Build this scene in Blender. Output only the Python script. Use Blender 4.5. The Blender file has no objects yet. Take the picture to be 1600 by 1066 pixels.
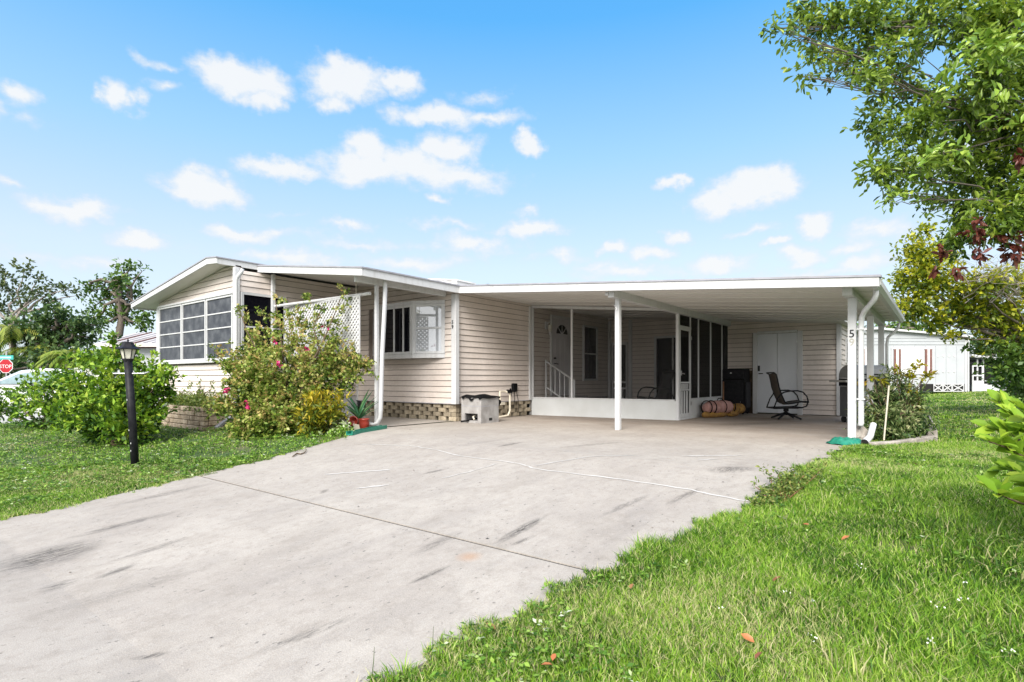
import bpy, bmesh, math, random
import numpy as np
from mathutils import Vector, Matrix
R = math.radians
random.seed(7)
rng = np.random.default_rng(11)
SC = bpy.context.scene
COL = SC.collection

# ------------------------------------------------------------------ camera
FPX, CX, CY, EYE = 864.0, 800.0, 592.5, 0.88
YAW = math.atan(672 / FPX)
SN, CN = math.sin(YAW), math.cos(YAW)
cam_data = bpy.data.cameras.new('camera')
cam_data.sensor_width = 36.0
cam_data.lens = 36.0 * FPX / 1600.0
cam_data.shift_y = 59.5 / 1600.0
cam_data.clip_start = 0.05
cam_data.clip_end = 3000
cam = bpy.data.objects.new('camera', cam_data)
cam.location = (0, 0, EYE)
cam.rotation_euler = (R(90), 0, YAW)
COL.objects.link(cam)
SC.camera = cam

# ------------------------------------------------------------------ light and exposure
SUN_EL, SUN_AZ = 40.0, 160.0          # azimuth clockwise from +Y : the sun stands in front of the house, behind the viewer
SC.view_settings.view_transform = 'Standard'
SC.view_settings.look = 'None'
SC.view_settings.exposure = 1.64
SC.view_settings.gamma = 1.0
SC.view_settings.use_curve_mapping = False
sun_data = bpy.data.lights.new('sun', 'SUN')
sun_data.energy = 2.1
sun_data.angle = R(36)
sun_data.color = (1.0, 0.95, 0.88)
sun = bpy.data.objects.new('sun', sun_data)
el, az = R(SUN_EL), R(SUN_AZ)
sdir = Vector((math.sin(az) * math.cos(el), math.cos(az) * math.cos(el), math.sin(el)))
sun.rotation_euler = (-sdir).to_track_quat('-Z', 'Y').to_euler()
sun.location = sdir * 60
COL.objects.link(sun)

# ------------------------------------------------------------------ pixel helpers (points of the photograph on known planes)
def ray(u, v):
    x = (u - CX) / FPX
    return Vector((-SN + x * CN, CN + x * SN, -(v - CY) / FPX))
def at(u, v, Y):
    r = ray(u, v)
    return Vector((r.x * Y, r.y * Y, EYE + r.z * Y))
def G(x, y):
    """height of the ground"""
    z = -0.40 * (1 - min(1, max(0, (y - 1.0) / 4.6)))
    t = min(1, max(0, (x + 3) / 6)) * min(1, max(0, (y - 14) / 12))
    return z + 0.22 * t * t * (3 - 2 * t)
def pg(u, v):
    z = 0.0
    for i in range(50):
        r = ray(u, v); t = (z - EYE) / r.z
        z = .5 * z + .5 * G(r.x * t, r.y * t)
    return Vector((r.x * t, r.y * t, z))

# ------------------------------------------------------------------ sky
world = bpy.data.worlds.new('World'); SC.world = world; world.use_nodes = True
def build_world():
    nt = world.node_tree; N = nt.nodes; L = nt.links; N.clear()
    def nd(t, **k):
        n = N.new(t)
        for a, b in k.items(): setattr(n, a, b)
        return n
    def mth(op, a, b=None, clamp=False):
        n = nd('ShaderNodeMath', operation=op, use_clamp=clamp)
        for i, v in ((0, a), (1, b)):
            if v is None: continue
            if hasattr(v, 'links'): L.new(v, n.inputs[i])
            else: n.inputs[i].default_value = v
        return n.outputs[0]
    out = nd('ShaderNodeOutputWorld'); bg = nd('ShaderNodeBackground')
    bg.inputs['Strength'].default_value = SKY_STRENGTH
    sky = nd('ShaderNodeTexSky', sky_type='NISHITA', sun_disc=False, sun_elevation=R(SUN_EL), sun_rotation=R(SUN_AZ))
    sky.air_density = 1.0; sky.dust_density = 0.6; sky.ozone_density = 2.2; sky.altitude = 0
    tc = nd('ShaderNodeTexCoord')
    sep = nd('ShaderNodeSeparateXYZ'); L.new(tc.outputs['Generated'], sep.inputs[0])
    A = mth('ARCTAN2', sep.outputs[0], sep.outputs[1])
    E_ = mth('ARCSINE', sep.outputs[2])
    comb = nd('ShaderNodeCombineXYZ'); L.new(A, comb.inputs[0]); L.new(E_, comb.inputs[1])
    # broken edges
    nz = nd('ShaderNodeTexNoise'); nz.inputs['Scale'].default_value = 15; nz.inputs['Detail'].default_value = 6; nz.inputs['Roughness'].default_value = .55
    L.new(comb.outputs[0], nz.inputs['Vector'])
    sub = nd('ShaderNodeVectorMath', operation='SUBTRACT'); L.new(nz.outputs['Color'], sub.inputs[0]); sub.inputs[1].default_value = (.5, .5, .5)
    scl = nd('ShaderNodeVectorMath', operation='MULTIPLY'); L.new(sub.outputs[0], scl.inputs[0]); scl.inputs[1].default_value = (.11, .065, 0)
    wp = nd('ShaderNodeVectorMath', operation='ADD'); L.new(comb.outputs[0], wp.inputs[0]); L.new(scl.outputs[0], wp.inputs[1])
    # cumulus puffs: (u, v, half width, half height, weight) seen over the house
    puffs = [(380,125,85,36,1),(405,155,38,26,.9),(345,118,45,22,.9),(540,130,75,42,1),(530,165,30,22,.8),(620,125,45,24,.85),(530,105,40,24,.9),
        (680,182,75,26,1),(760,187,70,18,.7),(825,221,30,17,.95),(755,150,50,18,.45),
        (570,262,90,34,1),(440,262,85,18,.9),(640,262,110,38,.9),(700,235,55,32,1),(720,275,90,24,.75),(575,235,48,28,1),(690,312,22,11,.7),
        (320,293,78,27,1),(345,285,45,22,.7),(120,327,80,22,.95),(225,380,52,15,.85),(187,155,30,30,.9),(250,135,38,14,.5),(245,95,40,13,.55),
        (30,145,48,26,.75),(50,190,40,18,.45),(20,290,35,12,.5),
        (380,362,75,13,.75),(540,355,38,10,.5),(740,384,75,17,.7),(835,358,60,13,.75),(815,335,35,10,.5),
        (1170,297,85,30,1),(1120,315,55,26,.95),(1215,288,45,24,.9),(1048,289,34,13,.85),(1270,353,30,18,.95),(955,386,24,14,.85),(1055,367,24,12,.7),(1015,395,34,13,.7),
        (1120,410,55,18,.8),(1245,400,40,16,.7),(1213,381,20,8,.7),(1350,408,55,18,.75),(1370,355,60,20,.5),(450,402,90,13,.6),(640,410,90,14,.55),(930,415,60,12,.4),(60,400,90,14,.4),(560,380,110,10,.42),(980,425,120,12,.5),(1260,425,110,12,.5),(700,350,60,9,.4),(150,410,80,12,.45),(870,400,60,10,.45),(1180,355,40,8,.4),(440,335,40,8,.35),(1330,380,60,14,.55),
        (-120,330,120,40,.9),(-60,160,60,40,.8),(1500,250,110,40,.9),(1750,330,120,40,.9),(1700,120,90,50,.9)]
    f = None
    for (u, v, rx, ry, w) in puffs:
        if v > 340: w, rx, ry = w + .13, rx * 1.15, ry * 1.2
        d = ray(u, v).normalized(); d2 = ray(u + rx, v).normalized(); d3 = ray(u, v - ry).normalized()
        a0, e0 = math.atan2(d.x, d.y), math.asin(d.z)
        ra = abs(math.atan2(d2.x, d2.y) - a0); re = abs(math.asin(d3.z) - e0)
        s = nd('ShaderNodeVectorMath', operation='SUBTRACT'); L.new(wp.outputs[0], s.inputs[0]); s.inputs[1].default_value = (a0, e0, 0)
        m = nd('ShaderNodeVectorMath', operation='MULTIPLY'); L.new(s.outputs[0], m.inputs[0]); m.inputs[1].default_value = (1 / ra, 1 / re, 0)
        ln = nd('ShaderNodeVectorMath', operation='LENGTH'); L.new(m.outputs[0], ln.inputs[0])
        g = mth('MULTIPLY', mth('SUBTRACT', 1.25, ln.outputs['Value']), w)
        f = g if f is None else mth('SMOOTH_MAX', f, g)
        if f.node.operation == 'SMOOTH_MAX': f.node.inputs[2].default_value = .12
    nz2 = nd('ShaderNodeTexNoise'); nz2.inputs['Scale'].default_value = 26; nz2.inputs['Detail'].default_value = 9; nz2.inputs['Roughness'].default_value = .62
    mp = nd('ShaderNodeVectorMath', operation='MULTIPLY'); L.new(comb.outputs[0], mp.inputs[0]); mp.inputs[1].default_value = (1, 1.7, 1)
    L.new(mp.outputs[0], nz2.inputs['Vector'])
    f = mth('ADD', f, mth('MULTIPLY', mth('SUBTRACT', nz2.outputs['Fac'], .5), 1.05))
    # unseen clouds added outside the view, denser and brighter to whiten the fill light
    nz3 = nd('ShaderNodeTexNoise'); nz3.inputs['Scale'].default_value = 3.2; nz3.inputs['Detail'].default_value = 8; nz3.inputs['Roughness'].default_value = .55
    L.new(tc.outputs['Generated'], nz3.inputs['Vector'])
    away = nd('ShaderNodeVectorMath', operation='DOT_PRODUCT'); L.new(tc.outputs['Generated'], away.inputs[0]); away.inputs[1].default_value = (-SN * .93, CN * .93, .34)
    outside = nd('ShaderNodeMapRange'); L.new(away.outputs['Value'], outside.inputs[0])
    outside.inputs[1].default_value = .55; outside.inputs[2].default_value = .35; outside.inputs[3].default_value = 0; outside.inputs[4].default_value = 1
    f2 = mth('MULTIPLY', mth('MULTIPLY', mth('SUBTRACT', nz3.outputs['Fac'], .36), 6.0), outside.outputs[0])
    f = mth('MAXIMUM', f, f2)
    rp = nd('ShaderNodeMapRange', interpolation_type='SMOOTHSTEP'); L.new(f, rp.inputs[0])
    rp.inputs[1].default_value = .06; rp.inputs[2].default_value = .85; rp.inputs[3].default_value = 0; rp.inputs[4].default_value = .93
    # the air pales towards the horizon
    hz = nd('ShaderNodeMapRange'); L.new(E_, hz.inputs[0])
    hz.inputs[1].default_value = 0; hz.inputs[2].default_value = .8; hz.inputs[3].default_value = 0; hz.inputs[4].default_value = 1
    grad = nd('ShaderNodeValToRGB'); L.new(hz.outputs[0], grad.inputs[0]); ge = grad.color_ramp.elements
    for k_, (p_, c_) in enumerate(SKY_RAMP):
        e_ = ge[k_] if k_ < 2 else ge.new(p_)
        e_.position = p_; e_.color = (*[x / 4 for x in c_], 1)
    gs = nd('ShaderNodeVectorMath', operation='SCALE'); L.new(grad.outputs[0], gs.inputs[0]); gs.inputs['Scale'].default_value = 4
    mh = nd('ShaderNodeMix', data_type='RGBA'); mh.inputs[0].default_value = HAZE; L.new(sky.outputs[0], mh.inputs[6]); L.new(gs.outputs[0], mh.inputs[7])
    thick = nd('ShaderNodeMapRange'); L.new(f, thick.inputs[0]); thick.inputs[1].default_value = .1; thick.inputs[2].default_value = .75
    shade = nd('ShaderNodeMix', data_type='RGBA'); L.new(thick.outputs[0], shade.inputs[0]); shade.inputs[6].default_value = CLOUD_BASE; shade.inputs[7].default_value = CLOUD_COL
    mixc = nd('ShaderNodeMix', data_type='RGBA'); L.new(outside.outputs[0], mixc.inputs[0]); L.new(shade.outputs[2], mixc.inputs[6]); mixc.inputs[7].default_value = FILL_CLOUD_COL
    mc = nd('ShaderNodeMix', data_type='RGBA'); L.new(rp.outputs[0], mc.inputs[0]); L.new(mh.outputs[2], mc.inputs[6]); L.new(mixc.outputs[2], mc.inputs[7])
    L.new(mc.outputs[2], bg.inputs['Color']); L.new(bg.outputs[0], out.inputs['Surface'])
SKY_STRENGTH = 0.15
HAZE = .9
SKY_RAMP = [(0, (1.647, 1.808, 1.942)), (1, (0.090, 0.734, 2.014)), (.25, (1.396, 1.665, 1.924)), (.47, (0.770, 1.414, 2.041)), (.72, (0.197, 0.985, 2.041))]
CLOUD_COL = (2.02, 2.05, 2.08, 1)
CLOUD_BASE = (1.57, 1.72, 1.90, 1)
FILL_CLOUD_COL = (3.7, 3.65, 3.6, 1)     # unseen cloud cover, made brighter than the visible sky to fill the carport
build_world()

# ------------------------------------------------------------------ materials
def nodes_of(m):
    m.use_nodes = True
    nt = m.node_tree; nt.nodes.clear()
    return nt, nt.nodes, nt.links
def MAT(name, col, rough=.6, col2=None, nscale=6, stretch=(1, 1, 1), lo=.35, hi=.65, fine=0, fscale=60, bump=0, bscale=80, metal=0, spec=.5, per_object=0, detail=5):
    """plain surface: base colour worn towards col2 by noise in world space, fine grain, bump"""
    m = bpy.data.materials.new(name); nt, N, L = nodes_of(m)
    out = N.new('ShaderNodeOutputMaterial'); b = N.new('ShaderNodeBsdfPrincipled'); L.new(b.outputs[0], out.inputs[0])
    b.inputs['Roughness'].default_value = rough; b.inputs['Metallic'].default_value = metal; b.inputs['Specular IOR Level'].default_value = spec
    c = (*col, 1); c2 = (*(col2 or tuple(x * .8 for x in col)), 1)
    geo = N.new('ShaderNodeNewGeometry')
    mp = N.new('ShaderNodeVectorMath'); mp.operation = 'MULTIPLY'; mp.inputs[1].default_value = stretch; L.new(geo.outputs['Position'], mp.inputs[0])
    nz = N.new('ShaderNodeTexNoise'); nz.inputs['Scale'].default_value = nscale; nz.inputs['Detail'].default_value = detail; L.new(mp.outputs[0], nz.inputs['Vector'])
    rp = N.new('ShaderNodeMapRange'); L.new(nz.outputs['Fac'], rp.inputs[0]); rp.inputs[1].default_value = lo; rp.inputs[2].default_value = hi
    mx = N.new('ShaderNodeMix'); mx.data_type = 'RGBA'; L.new(rp.outputs[0], mx.inputs[0]); mx.inputs[6].default_value = c; mx.inputs[7].default_value = c2
    last = mx.outputs[2]
    if fine:
        n2 = N.new('ShaderNodeTexNoise'); n2.inputs['Scale'].default_value = fscale; n2.inputs['Detail'].default_value = 4; L.new(geo.outputs['Position'], n2.inputs['Vector'])
        hv = N.new('ShaderNodeHueSaturation'); L.new(last, hv.inputs['Color'])
        r2 = N.new('ShaderNodeMapRange'); L.new(n2.outputs['Fac'], r2.inputs[0]); r2.inputs[1].default_value = .3; r2.inputs[2].default_value = .7; r2.inputs[3].default_value = 1 - fine; r2.inputs[4].default_value = 1 + fine
        L.new(r2.outputs[0], hv.inputs['Value']); last = hv.outputs[0]
    if per_object:
        oi = N.new('ShaderNodeObjectInfo'); hv = N.new('ShaderNodeHueSaturation'); L.new(last, hv.inputs['Color'])
        r2 = N.new('ShaderNodeMapRange'); L.new(oi.outputs['Random'], r2.inputs[0]); r2.inputs[3].default_value = 1 - per_object; r2.inputs[4].default_value = 1 + per_object
        L.new(r2.outputs[0], hv.inputs['Value']); last = hv.outputs[0]
    L.new(last, b.inputs['Base Color'])
    if bump:
        n3 = N.new('ShaderNodeTexNoise'); n3.inputs['Scale'].default_value = bscale; n3.inputs['Detail'].default_value = 5; L.new(geo.outputs['Position'], n3.inputs['Vector'])
        bp = N.new('ShaderNodeBump'); bp.inputs['Strength'].default_value = bump; bp.inputs['Distance'].default_value = .01; L.new(n3.outputs['Fac'], bp.inputs['Height']); L.new(bp.outputs[0], b.inputs['Normal'])
    return m
def LEAF(name, cols, rough=.42, trans=.3, obj_random=False, spec=.4):
    """foliage: the colour of each leaf comes from its own tint value"""
    m = bpy.data.materials.new(name); nt, N, L = nodes_of(m)
    out = N.new('ShaderNodeOutputMaterial'); b = N.new('ShaderNodeBsdfPrincipled'); tr = N.new('ShaderNodeBsdfTranslucent'); mix = N.new('ShaderNodeMixShader')
    b.inputs['Roughness'].default_value = rough; b.inputs['Specular IOR Level'].default_value = spec
    rp = N.new('ShaderNodeValToRGB')
    if obj_random:
        oi = N.new('ShaderNodeObjectInfo'); L.new(oi.outputs['Random'], rp.inputs[0])
    else:
        a = N.new('ShaderNodeAttribute'); a.attribute_name = 'tint'; L.new(a.outputs['Fac'], rp.inputs[0])
    e = rp.color_ramp.elements
    e[0].color = (*cols[0], 1); e[0].position = 0; e[1].color = (*cols[-1], 1); e[1].position = 1
    for i in range(1, len(cols) - 1):
        k = e.new(i / (len(cols) - 1)); k.color = (*cols[i], 1)
    L.new(rp.outputs[0], b.inputs['Base Color']); L.new(rp.outputs[0], tr.inputs['Color'])
    mix.inputs[0].default_value = trans
    L.new(b.outputs[0], mix.inputs[1]); L.new(tr.outputs[0], mix.inputs[2]); L.new(mix.outputs[0], out.inputs[0])
    return m
def SCREEN(name, col, fac):
    m = bpy.data.materials.new(name); nt, N, L = nodes_of(m)
    out = N.new('ShaderNodeOutputMaterial'); d = N.new('ShaderNodeBsdfDiffuse'); t = N.new('ShaderNodeBsdfTransparent'); mix = N.new('ShaderNodeMixShader')
    d.inputs['Color'].default_value = (*col, 1); mix.inputs[0].default_value = fac
    L.new(t.outputs[0], mix.inputs[1]); L.new(d.outputs[0], mix.inputs[2]); L.new(mix.outputs[0], out.inputs[0])
    return m
def GLASS(name, col, refl):
    m = bpy.data.materials.new(name); nt, N, L = nodes_of(m)
    out = N.new('ShaderNodeOutputMaterial'); d = N.new('ShaderNodeBsdfDiffuse'); g = N.new('ShaderNodeBsdfGlossy'); mix = N.new('ShaderNodeMixShader')
    d.inputs['Color'].default_value = (*col, 1); g.inputs['Roughness'].default_value = .02; g.inputs['Color'].default_value = (.95, .97, 1, 1)
    fr = N.new('ShaderNodeFresnel'); fr.inputs['IOR'].default_value = 1.5
    ad = N.new('ShaderNodeMath'); ad.operation = 'ADD'; ad.use_clamp = True; L.new(fr.outputs[0], ad.inputs[0]); ad.inputs[1].default_value = refl
    L.new(ad.outputs[0], mix.inputs[0]); L.new(d.outputs[0], mix.inputs[1]); L.new(g.outputs[0], mix.inputs[2]); L.new(mix.outputs[0], out.inputs[0])
    return m

M = {}
M['siding'] = MAT('vinyl_siding', (.68, .61, .565), .5, (.60, .53, .48), 1.2, (1, 1, .6), fine=.04, fscale=14, per_object=.035, bump=.15, bscale=90)
M['sheath'] = MAT('siding_backing', (.20, .165, .145), .8)
M['white'] = MAT('white_metal', (.56, .565, .575), .45, (.42, .415, .405), 3.5, (3, 3, .35), lo=.5, hi=.9, fine=.04, fscale=30)
M['ceiling'] = MAT('ceiling_panel', (.70, .685, .665), .55, (.62, .60, .575), 1.4, (.3, 1, 1), fine=.03)
M['roof'] = MAT('roof_coating', (.66, .66, .67), .6, (.36, .35, .33), 2.4, (1, 1, 1), lo=.5, hi=.75, fine=.05)
M['edge'] = MAT('drip_edge', (.33, .33, .37), .45, fine=.03)
M['knee'] = MAT('white_kick_panel', (.62, .64, .645), .5, (.55, .565, .56), 2, fine=.02)
M['concrete_block'] = MAT('grey_block', (.37, .36, .35), .9, (.25, .235, .225), 5, fine=.14, fscale=120, bump=.5, bscale=140)
M['brick'] = MAT('tan_brick', (.40, .34, .25), .9, (.26, .215, .15), 9, fine=.2, fscale=60, bump=.6, bscale=120, per_object=.28)
M['stone'] = MAT('planter_stone', (.47, .385, .295), .9, (.30, .225, .155), 7, fine=.18, fscale=70, bump=.8, bscale=60, per_object=.2)
M['soil'] = MAT('soil', (.07, .05, .035), .95, (.12, .09, .06), 12, fine=.3, bump=.8, bscale=40)
M['dark'] = MAT('dark_void', (.012, .011, .01), .9)
M['black'] = MAT('black_paint', (.008, .008, .011), .5, (.018, .018, .021), 14, fine=.2, spec=.2)
M['blackplastic'] = MAT('black_plastic', (.004, .004, .005), .6, fine=.1, spec=.15)
M['door'] = MAT('painted_door', (.66, .68, .72), .4, (.57, .59, .63), 1.6, (1, 1, .4), fine=.03)
M['greydoor'] = MAT('grey_door', (.60, .58, .60), .45, (.52, .50, .52), 2)
M['screen'] = SCREEN('insect_screen', (.06, .06, .06), .13)
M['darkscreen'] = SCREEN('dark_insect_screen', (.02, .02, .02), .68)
M['darkglass'] = GLASS('dark_glass', (.005, .005, .008), -.035)
M['skyglass'] = GLASS('painted_sky_glass', (.40, .42, .45), .22)  # pale diffuse base paints in part of the sky reflection
M['panevinyl'] = MAT('vinyl_pane', (.035, .039, .05), .45, (.10, .107, .12), 5, (1, 1, 1), lo=.4, hi=.72, fine=.1, fscale=25, spec=.3, detail=8)
M['chrome'] = MAT('metal', (.55, .55, .55), .3, metal=.9)
M['cream'] = MAT('cream_plastic', (.68, .62, .5), .5)
M['green'] = MAT('green_plastic', (.02, .22, .15), .4, (.01, .15, .10), 20)
M['terracotta'] = MAT('red_glazed_pot', (.30, .035, .02), .35, (.22, .03, .02), 12)
M['sling'] = MAT('brown_sling', (.105, .09, .072), .8, (.08, .068, .055), 30, fine=.15, fscale=200)
M['slingblack'] = MAT('black_sling', (.014, .014, .014), .8)
M['pink'] = MAT('pink_fabric', (.52, .30, .27), .8, (.40, .20, .17), 9, fine=.1, bump=.5, bscale=30)
M['ochre'] = MAT('ochre_fabric', (.36, .20, .04), .8, (.2, .1, .03), 12)
M['wood'] = MAT('brown_wood', (.26, .13, .06), .6, (.18, .08, .04), 10, (6, 6, 1))
M['filler'] = MAT('crack_filler', (.56, .54, .51), .85, (.40, .37, .34), 8, lo=.4, hi=.8)
M['bark'] = MAT('bark', (.17, .14, .115), .9, (.09, .075, .06), 9, (3, 3, .6), fine=.25, bump=.9, bscale=30)
M['darktwig'] = MAT('dark_twig', (.14, .12, .10), .9, (.09, .075, .06), 20)
M['paletwig'] = MAT('pale_twig', (.34, .30, .28), .9, (.22, .19, .17), 20)
M['stem'] = MAT('stem', (.12, .08, .045), .85, (.07, .05, .03), 20)
M['curb'] = MAT('concrete_edging', (.42, .38, .34), .9, (.25, .22, .19), 6, fine=.15, bump=.5)
M['asphalt'] = MAT('asphalt', (.055, .055, .056), .9, (.07, .07, .07), 1.5, fine=.2, bump=.4)
M['pad'] = MAT('pale_concrete', (.42, .41, .39), .9, (.33, .32, .3), 1.5, fine=.1)
M['signred'] = MAT('sign_red', (.42, .008, .02), .4)
M['signwhite'] = MAT('sign_white', (.8, .8, .8), .45)
M['signteal'] = MAT('sign_teal', (.05, .42, .38), .45)
M['carwhite'] = MAT('car_paint', (.72, .73, .75), .22, fine=.01)
M['rubber'] = MAT('rubber', (.02, .02, .02), .8)
M['nhwall'] = MAT('pale_siding', (.44, .46, .48), .55, (.39, .41, .43), 1, fine=.03)
M['maroon'] = MAT('shutter_brown', (.20, .10, .085), .6)
M['metalroof'] = MAT('pale_metal_roof', (.60, .57, .56), .45, (.52, .48, .46), 2)
M['lampglass'] = MAT('frosted_lamp_glass', (.62, .60, .52), .3, (.5, .48, .4), 30)
M['ltblue'] = MAT('clear_window', (.22, .30, .32), .15)
M['petal'] = MAT('pink_bract', (.50, .015, .13), .5)
M['whitepetal'] = MAT('white_petal', (.75, .75, .68), .6)
# foliage
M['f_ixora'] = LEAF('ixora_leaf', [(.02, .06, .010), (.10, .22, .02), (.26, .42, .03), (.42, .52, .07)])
M['f_boug'] = LEAF('bougainvillea_leaf', [(.018, .045, .010), (.10, .18, .022), (.27, .36, .055), (.46, .46, .15), (.46, .32, .12)])
M['f_croton'] = LEAF('croton_leaf', [(.03, .07, .012), (.12, .17, .02), (.32, .30, .02), (.52, .40, .03)])
M['f_planter'] = LEAF('planter_leaf', [(.06, .12, .02), (.18, .25, .05), (.32, .33, .09)])
M['f_aloe'] = LEAF('aloe_leaf', [(.03, .10, .05), (.06, .19, .08), (.13, .28, .10)], trans=.08)
M['f_var'] = LEAF('variegated_leaf', [(.025, .06, .015), (.09, .16, .04), (.26, .32, .12), (.46, .46, .24)])
M['f_yellow'] = LEAF('yellow_leaf', [(.25, .26, .015), (.42, .38, .02), (.36, .20, .02)])
M['f_tree'] = LEAF('overhang_leaf', [(.045, .09, .012), (.14, .23, .024), (.26, .38, .04), (.40, .48, .075)], rough=.3, trans=.35, spec=.5)
M['f_treeobj'] = LEAF('overhang_large_leaf', [(.10, .19, .02), (.18, .31, .03), (.28, .42, .05), (.40, .52, .09)], rough=.28, trans=.35, obj_random=True, spec=.5)
M['f_dead'] = LEAF('dead_leaf', [(.08, .02, .014), (.15, .04, .028), (.22, .075, .045)], trans=.15)
M['f_lime'] = LEAF('lime_tree_leaf', [(.06, .11, .01), (.22, .28, .015), (.46, .47, .025), (.60, .55, .05)], trans=.35)
M['f_dark'] = LEAF('dark_tree_leaf', [(.025, .055, .018), (.055, .11, .03), (.10, .17, .045), (.16, .22, .06)])
M['f_oak'] = LEAF('oak_leaf', [(.05, .08, .028), (.10, .14, .045), (.17, .20, .07)])
M['f_vine'] = LEAF('vine_leaf', [(.04, .09, .018), (.10, .19, .03), (.19, .29, .05)])
M['f_palm'] = LEAF('palm_frond', [(.06, .12, .02), (.18, .26, .03), (.36, .38, .07)])
M['f_fore'] = LEAF('lime_leaf', [(.14, .27, .015), (.25, .40, .03), (.38, .50, .05)], rough=.5, trans=.35, obj_random=True, spec=.25)
M['grass'] = LEAF('grass_blade', [(.015, .045, .006), (.075, .19, .015), (.22, .40, .032), (.38, .52, .08), (.54, .48, .28)], rough=.5, trans=.3, spec=.25)
M['weed'] = LEAF('weed_leaf', [(.045, .12, .014), (.14, .28, .03), (.29, .43, .07), (.56, .60, .44)], rough=.5, trans=.25, spec=.3)
# ------------------------------------------------------------------ mesh builders
class MB:
    def __init__(s): s.v = []; s.f = []
    def add(s, vs, fs):
        o = len(s.v); s.v += [tuple(v) for v in vs]; s.f += [tuple(i + o for i in f) for f in fs]; return s
    def box(s, x0, x1, y0, y1, z0, z1):
        return s.add([(x0,y0,z0),(x1,y0,z0),(x1,y1,z0),(x0,y1,z0),(x0,y0,z1),(x1,y0,z1),(x1,y1,z1),(x0,y1,z1)],
                     [(3,2,1,0),(4,5,6,7),(0,1,5,4),(1,2,6,5),(2,3,7,6),(3,0,4,7)])
    def prism(s, poly, vec):
        n = len(poly); vec = Vector(vec); p = [Vector(q) for q in poly]
        return s.add(p + [q + vec for q in p], [tuple(range(n))[::-1], tuple(range(n, 2 * n))] + [(i, (i + 1) % n, n + (i + 1) % n, n + i) for i in range(n)])
    def bar(s, a, b, w, h, up=(0, 0, 1)):
        """rectangular bar from a to b"""
        a, b = Vector(a), Vector(b); d = (b - a).normalized(); up = Vector(up)
        if abs(d.dot(up)) > .98: up = Vector((0, 1, 0))
        x = d.cross(up).normalized() * (w / 2); y = x.cross(d).normalized() * (h / 2)
        c = [-x - y, x - y, x + y, -x + y]
        return s.add([a + q for q in c] + [b + q for q in c], [(3,2,1,0),(4,5,6,7),(0,1,5,4),(1,2,6,5),(2,3,7,6),(3,0,4,7)])
    def tube(s, pts, r, n=8, r1=None, caps=True, flat=1.0):
        pts = [Vector(p) for p in pts]; m = len(pts); vs = []; fs = []
        prev = None
        for i, p in enumerate(pts):
            d = (pts[min(i + 1, m - 1)] - pts[max(i - 1, 0)])
            d = d.normalized() if d.length > 1e-9 else Vector((0, 0, 1))
            if prev is None:
                ref = Vector((0, 0, 1)) if abs(d.z) < .9 else Vector((1, 0, 0))
                x = d.cross(ref).normalized()
            else:
                x = (prev - d * prev.dot(d)).normalized()
            prev = x; y = d.cross(x)
            rr = r if r1 is None else r + (r1 - r) * i / max(1, m - 1)
            if isinstance(r, (list, tuple)): rr = r[i]
            for k in range(n):
                t = 2 * math.pi * k / n
                vs.append(p + x * (rr * math.cos(t)) + y * (rr * flat * math.sin(t)))
        for i in range(m - 1):
            for k in range(n):
                fs.append((i*n+k, i*n+(k+1)%n, (i+1)*n+(k+1)%n, (i+1)*n+k))
        if caps: fs += [tuple(range(n))[::-1], tuple(range((m-1)*n, m*n))]
        return s.add(vs, fs)
    def lathe(s, prof, n=20, c=(0, 0, 0), sx=1, sy=1):
        vs = []; fs = []; m = len(prof)
        for (r, z) in prof:
            for k in range(n):
                t = 2 * math.pi * k / n
                vs.append((c[0] + r * sx * math.cos(t), c[1] + r * sy * math.sin(t), c[2] + z))
        for i in range(m - 1):
            for k in range(n): fs.append((i*n+k, i*n+(k+1)%n, (i+1)*n+(k+1)%n, (i+1)*n+k))
        fs += [tuple(range(n))[::-1], tuple(range((m-1)*n, m*n))]
        return s.add(vs, fs)
    def grid(s, fn, nu, nv):
        vs = [fn(i / nu, j / nv) for j in range(nv + 1) for i in range(nu + 1)]
        return s.add(vs, [(j*(nu+1)+i, j*(nu+1)+i+1, (j+1)*(nu+1)+i+1, (j+1)*(nu+1)+i) for j in range(nv) for i in range(nu)])

ORG = {}
def org(o): return ORG.get(o.name, Vector((0, 0, 0))) if o is not None else Vector((0, 0, 0))
def link(name, mesh, parent=None, loc=None):
    o = bpy.data.objects.new(name, mesh); COL.objects.link(o)
    if parent is not None:
        o.parent = parent; ORG[o.name] = org(parent).copy()
    if loc is not None: o.location = loc
    return o
def obj(name, mb, mat, parent=None, smooth=False, local=False, bevel=0, kind=None, label=None):
    """one mesh object; vertices are given in world space (local=True: in the space of the thing)"""
    me = bpy.data.meshes.new(name)
    off = Vector((0, 0, 0)) if local else org(parent)
    me.from_pydata([(v[0] - off.x, v[1] - off.y, v[2] - off.z) for v in mb.v], [], mb.f)
    me.materials.append(M[mat] if isinstance(mat, str) else mat)
    bm = bmesh.new(); bm.from_mesh(me); bmesh.ops.recalc_face_normals(bm, faces=bm.faces); bm.to_mesh(me); bm.free()
    if smooth: me.polygons.foreach_set('use_smooth', [True] * len(me.polygons))
    me.update()
    o = link(name, me, parent)
    if bevel:
        b = o.modifiers.new('bevel', 'BEVEL'); b.width = bevel; b.segments = 2; b.limit_method = 'ANGLE'
    if kind: o['kind'] = kind
    if label: o['label'] = label
    return o
def piece(name, mesh, parent, loc, rot=(0, 0, 0), scale=(1, 1, 1)):
    """a copy of a shared mesh at a world position"""
    o = link(name, mesh, parent); o.location = Vector(loc) - (org(parent) if parent is not None else Vector((0,0,0)))
    o.rotation_euler = rot; o.scale = scale
    return o
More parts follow.
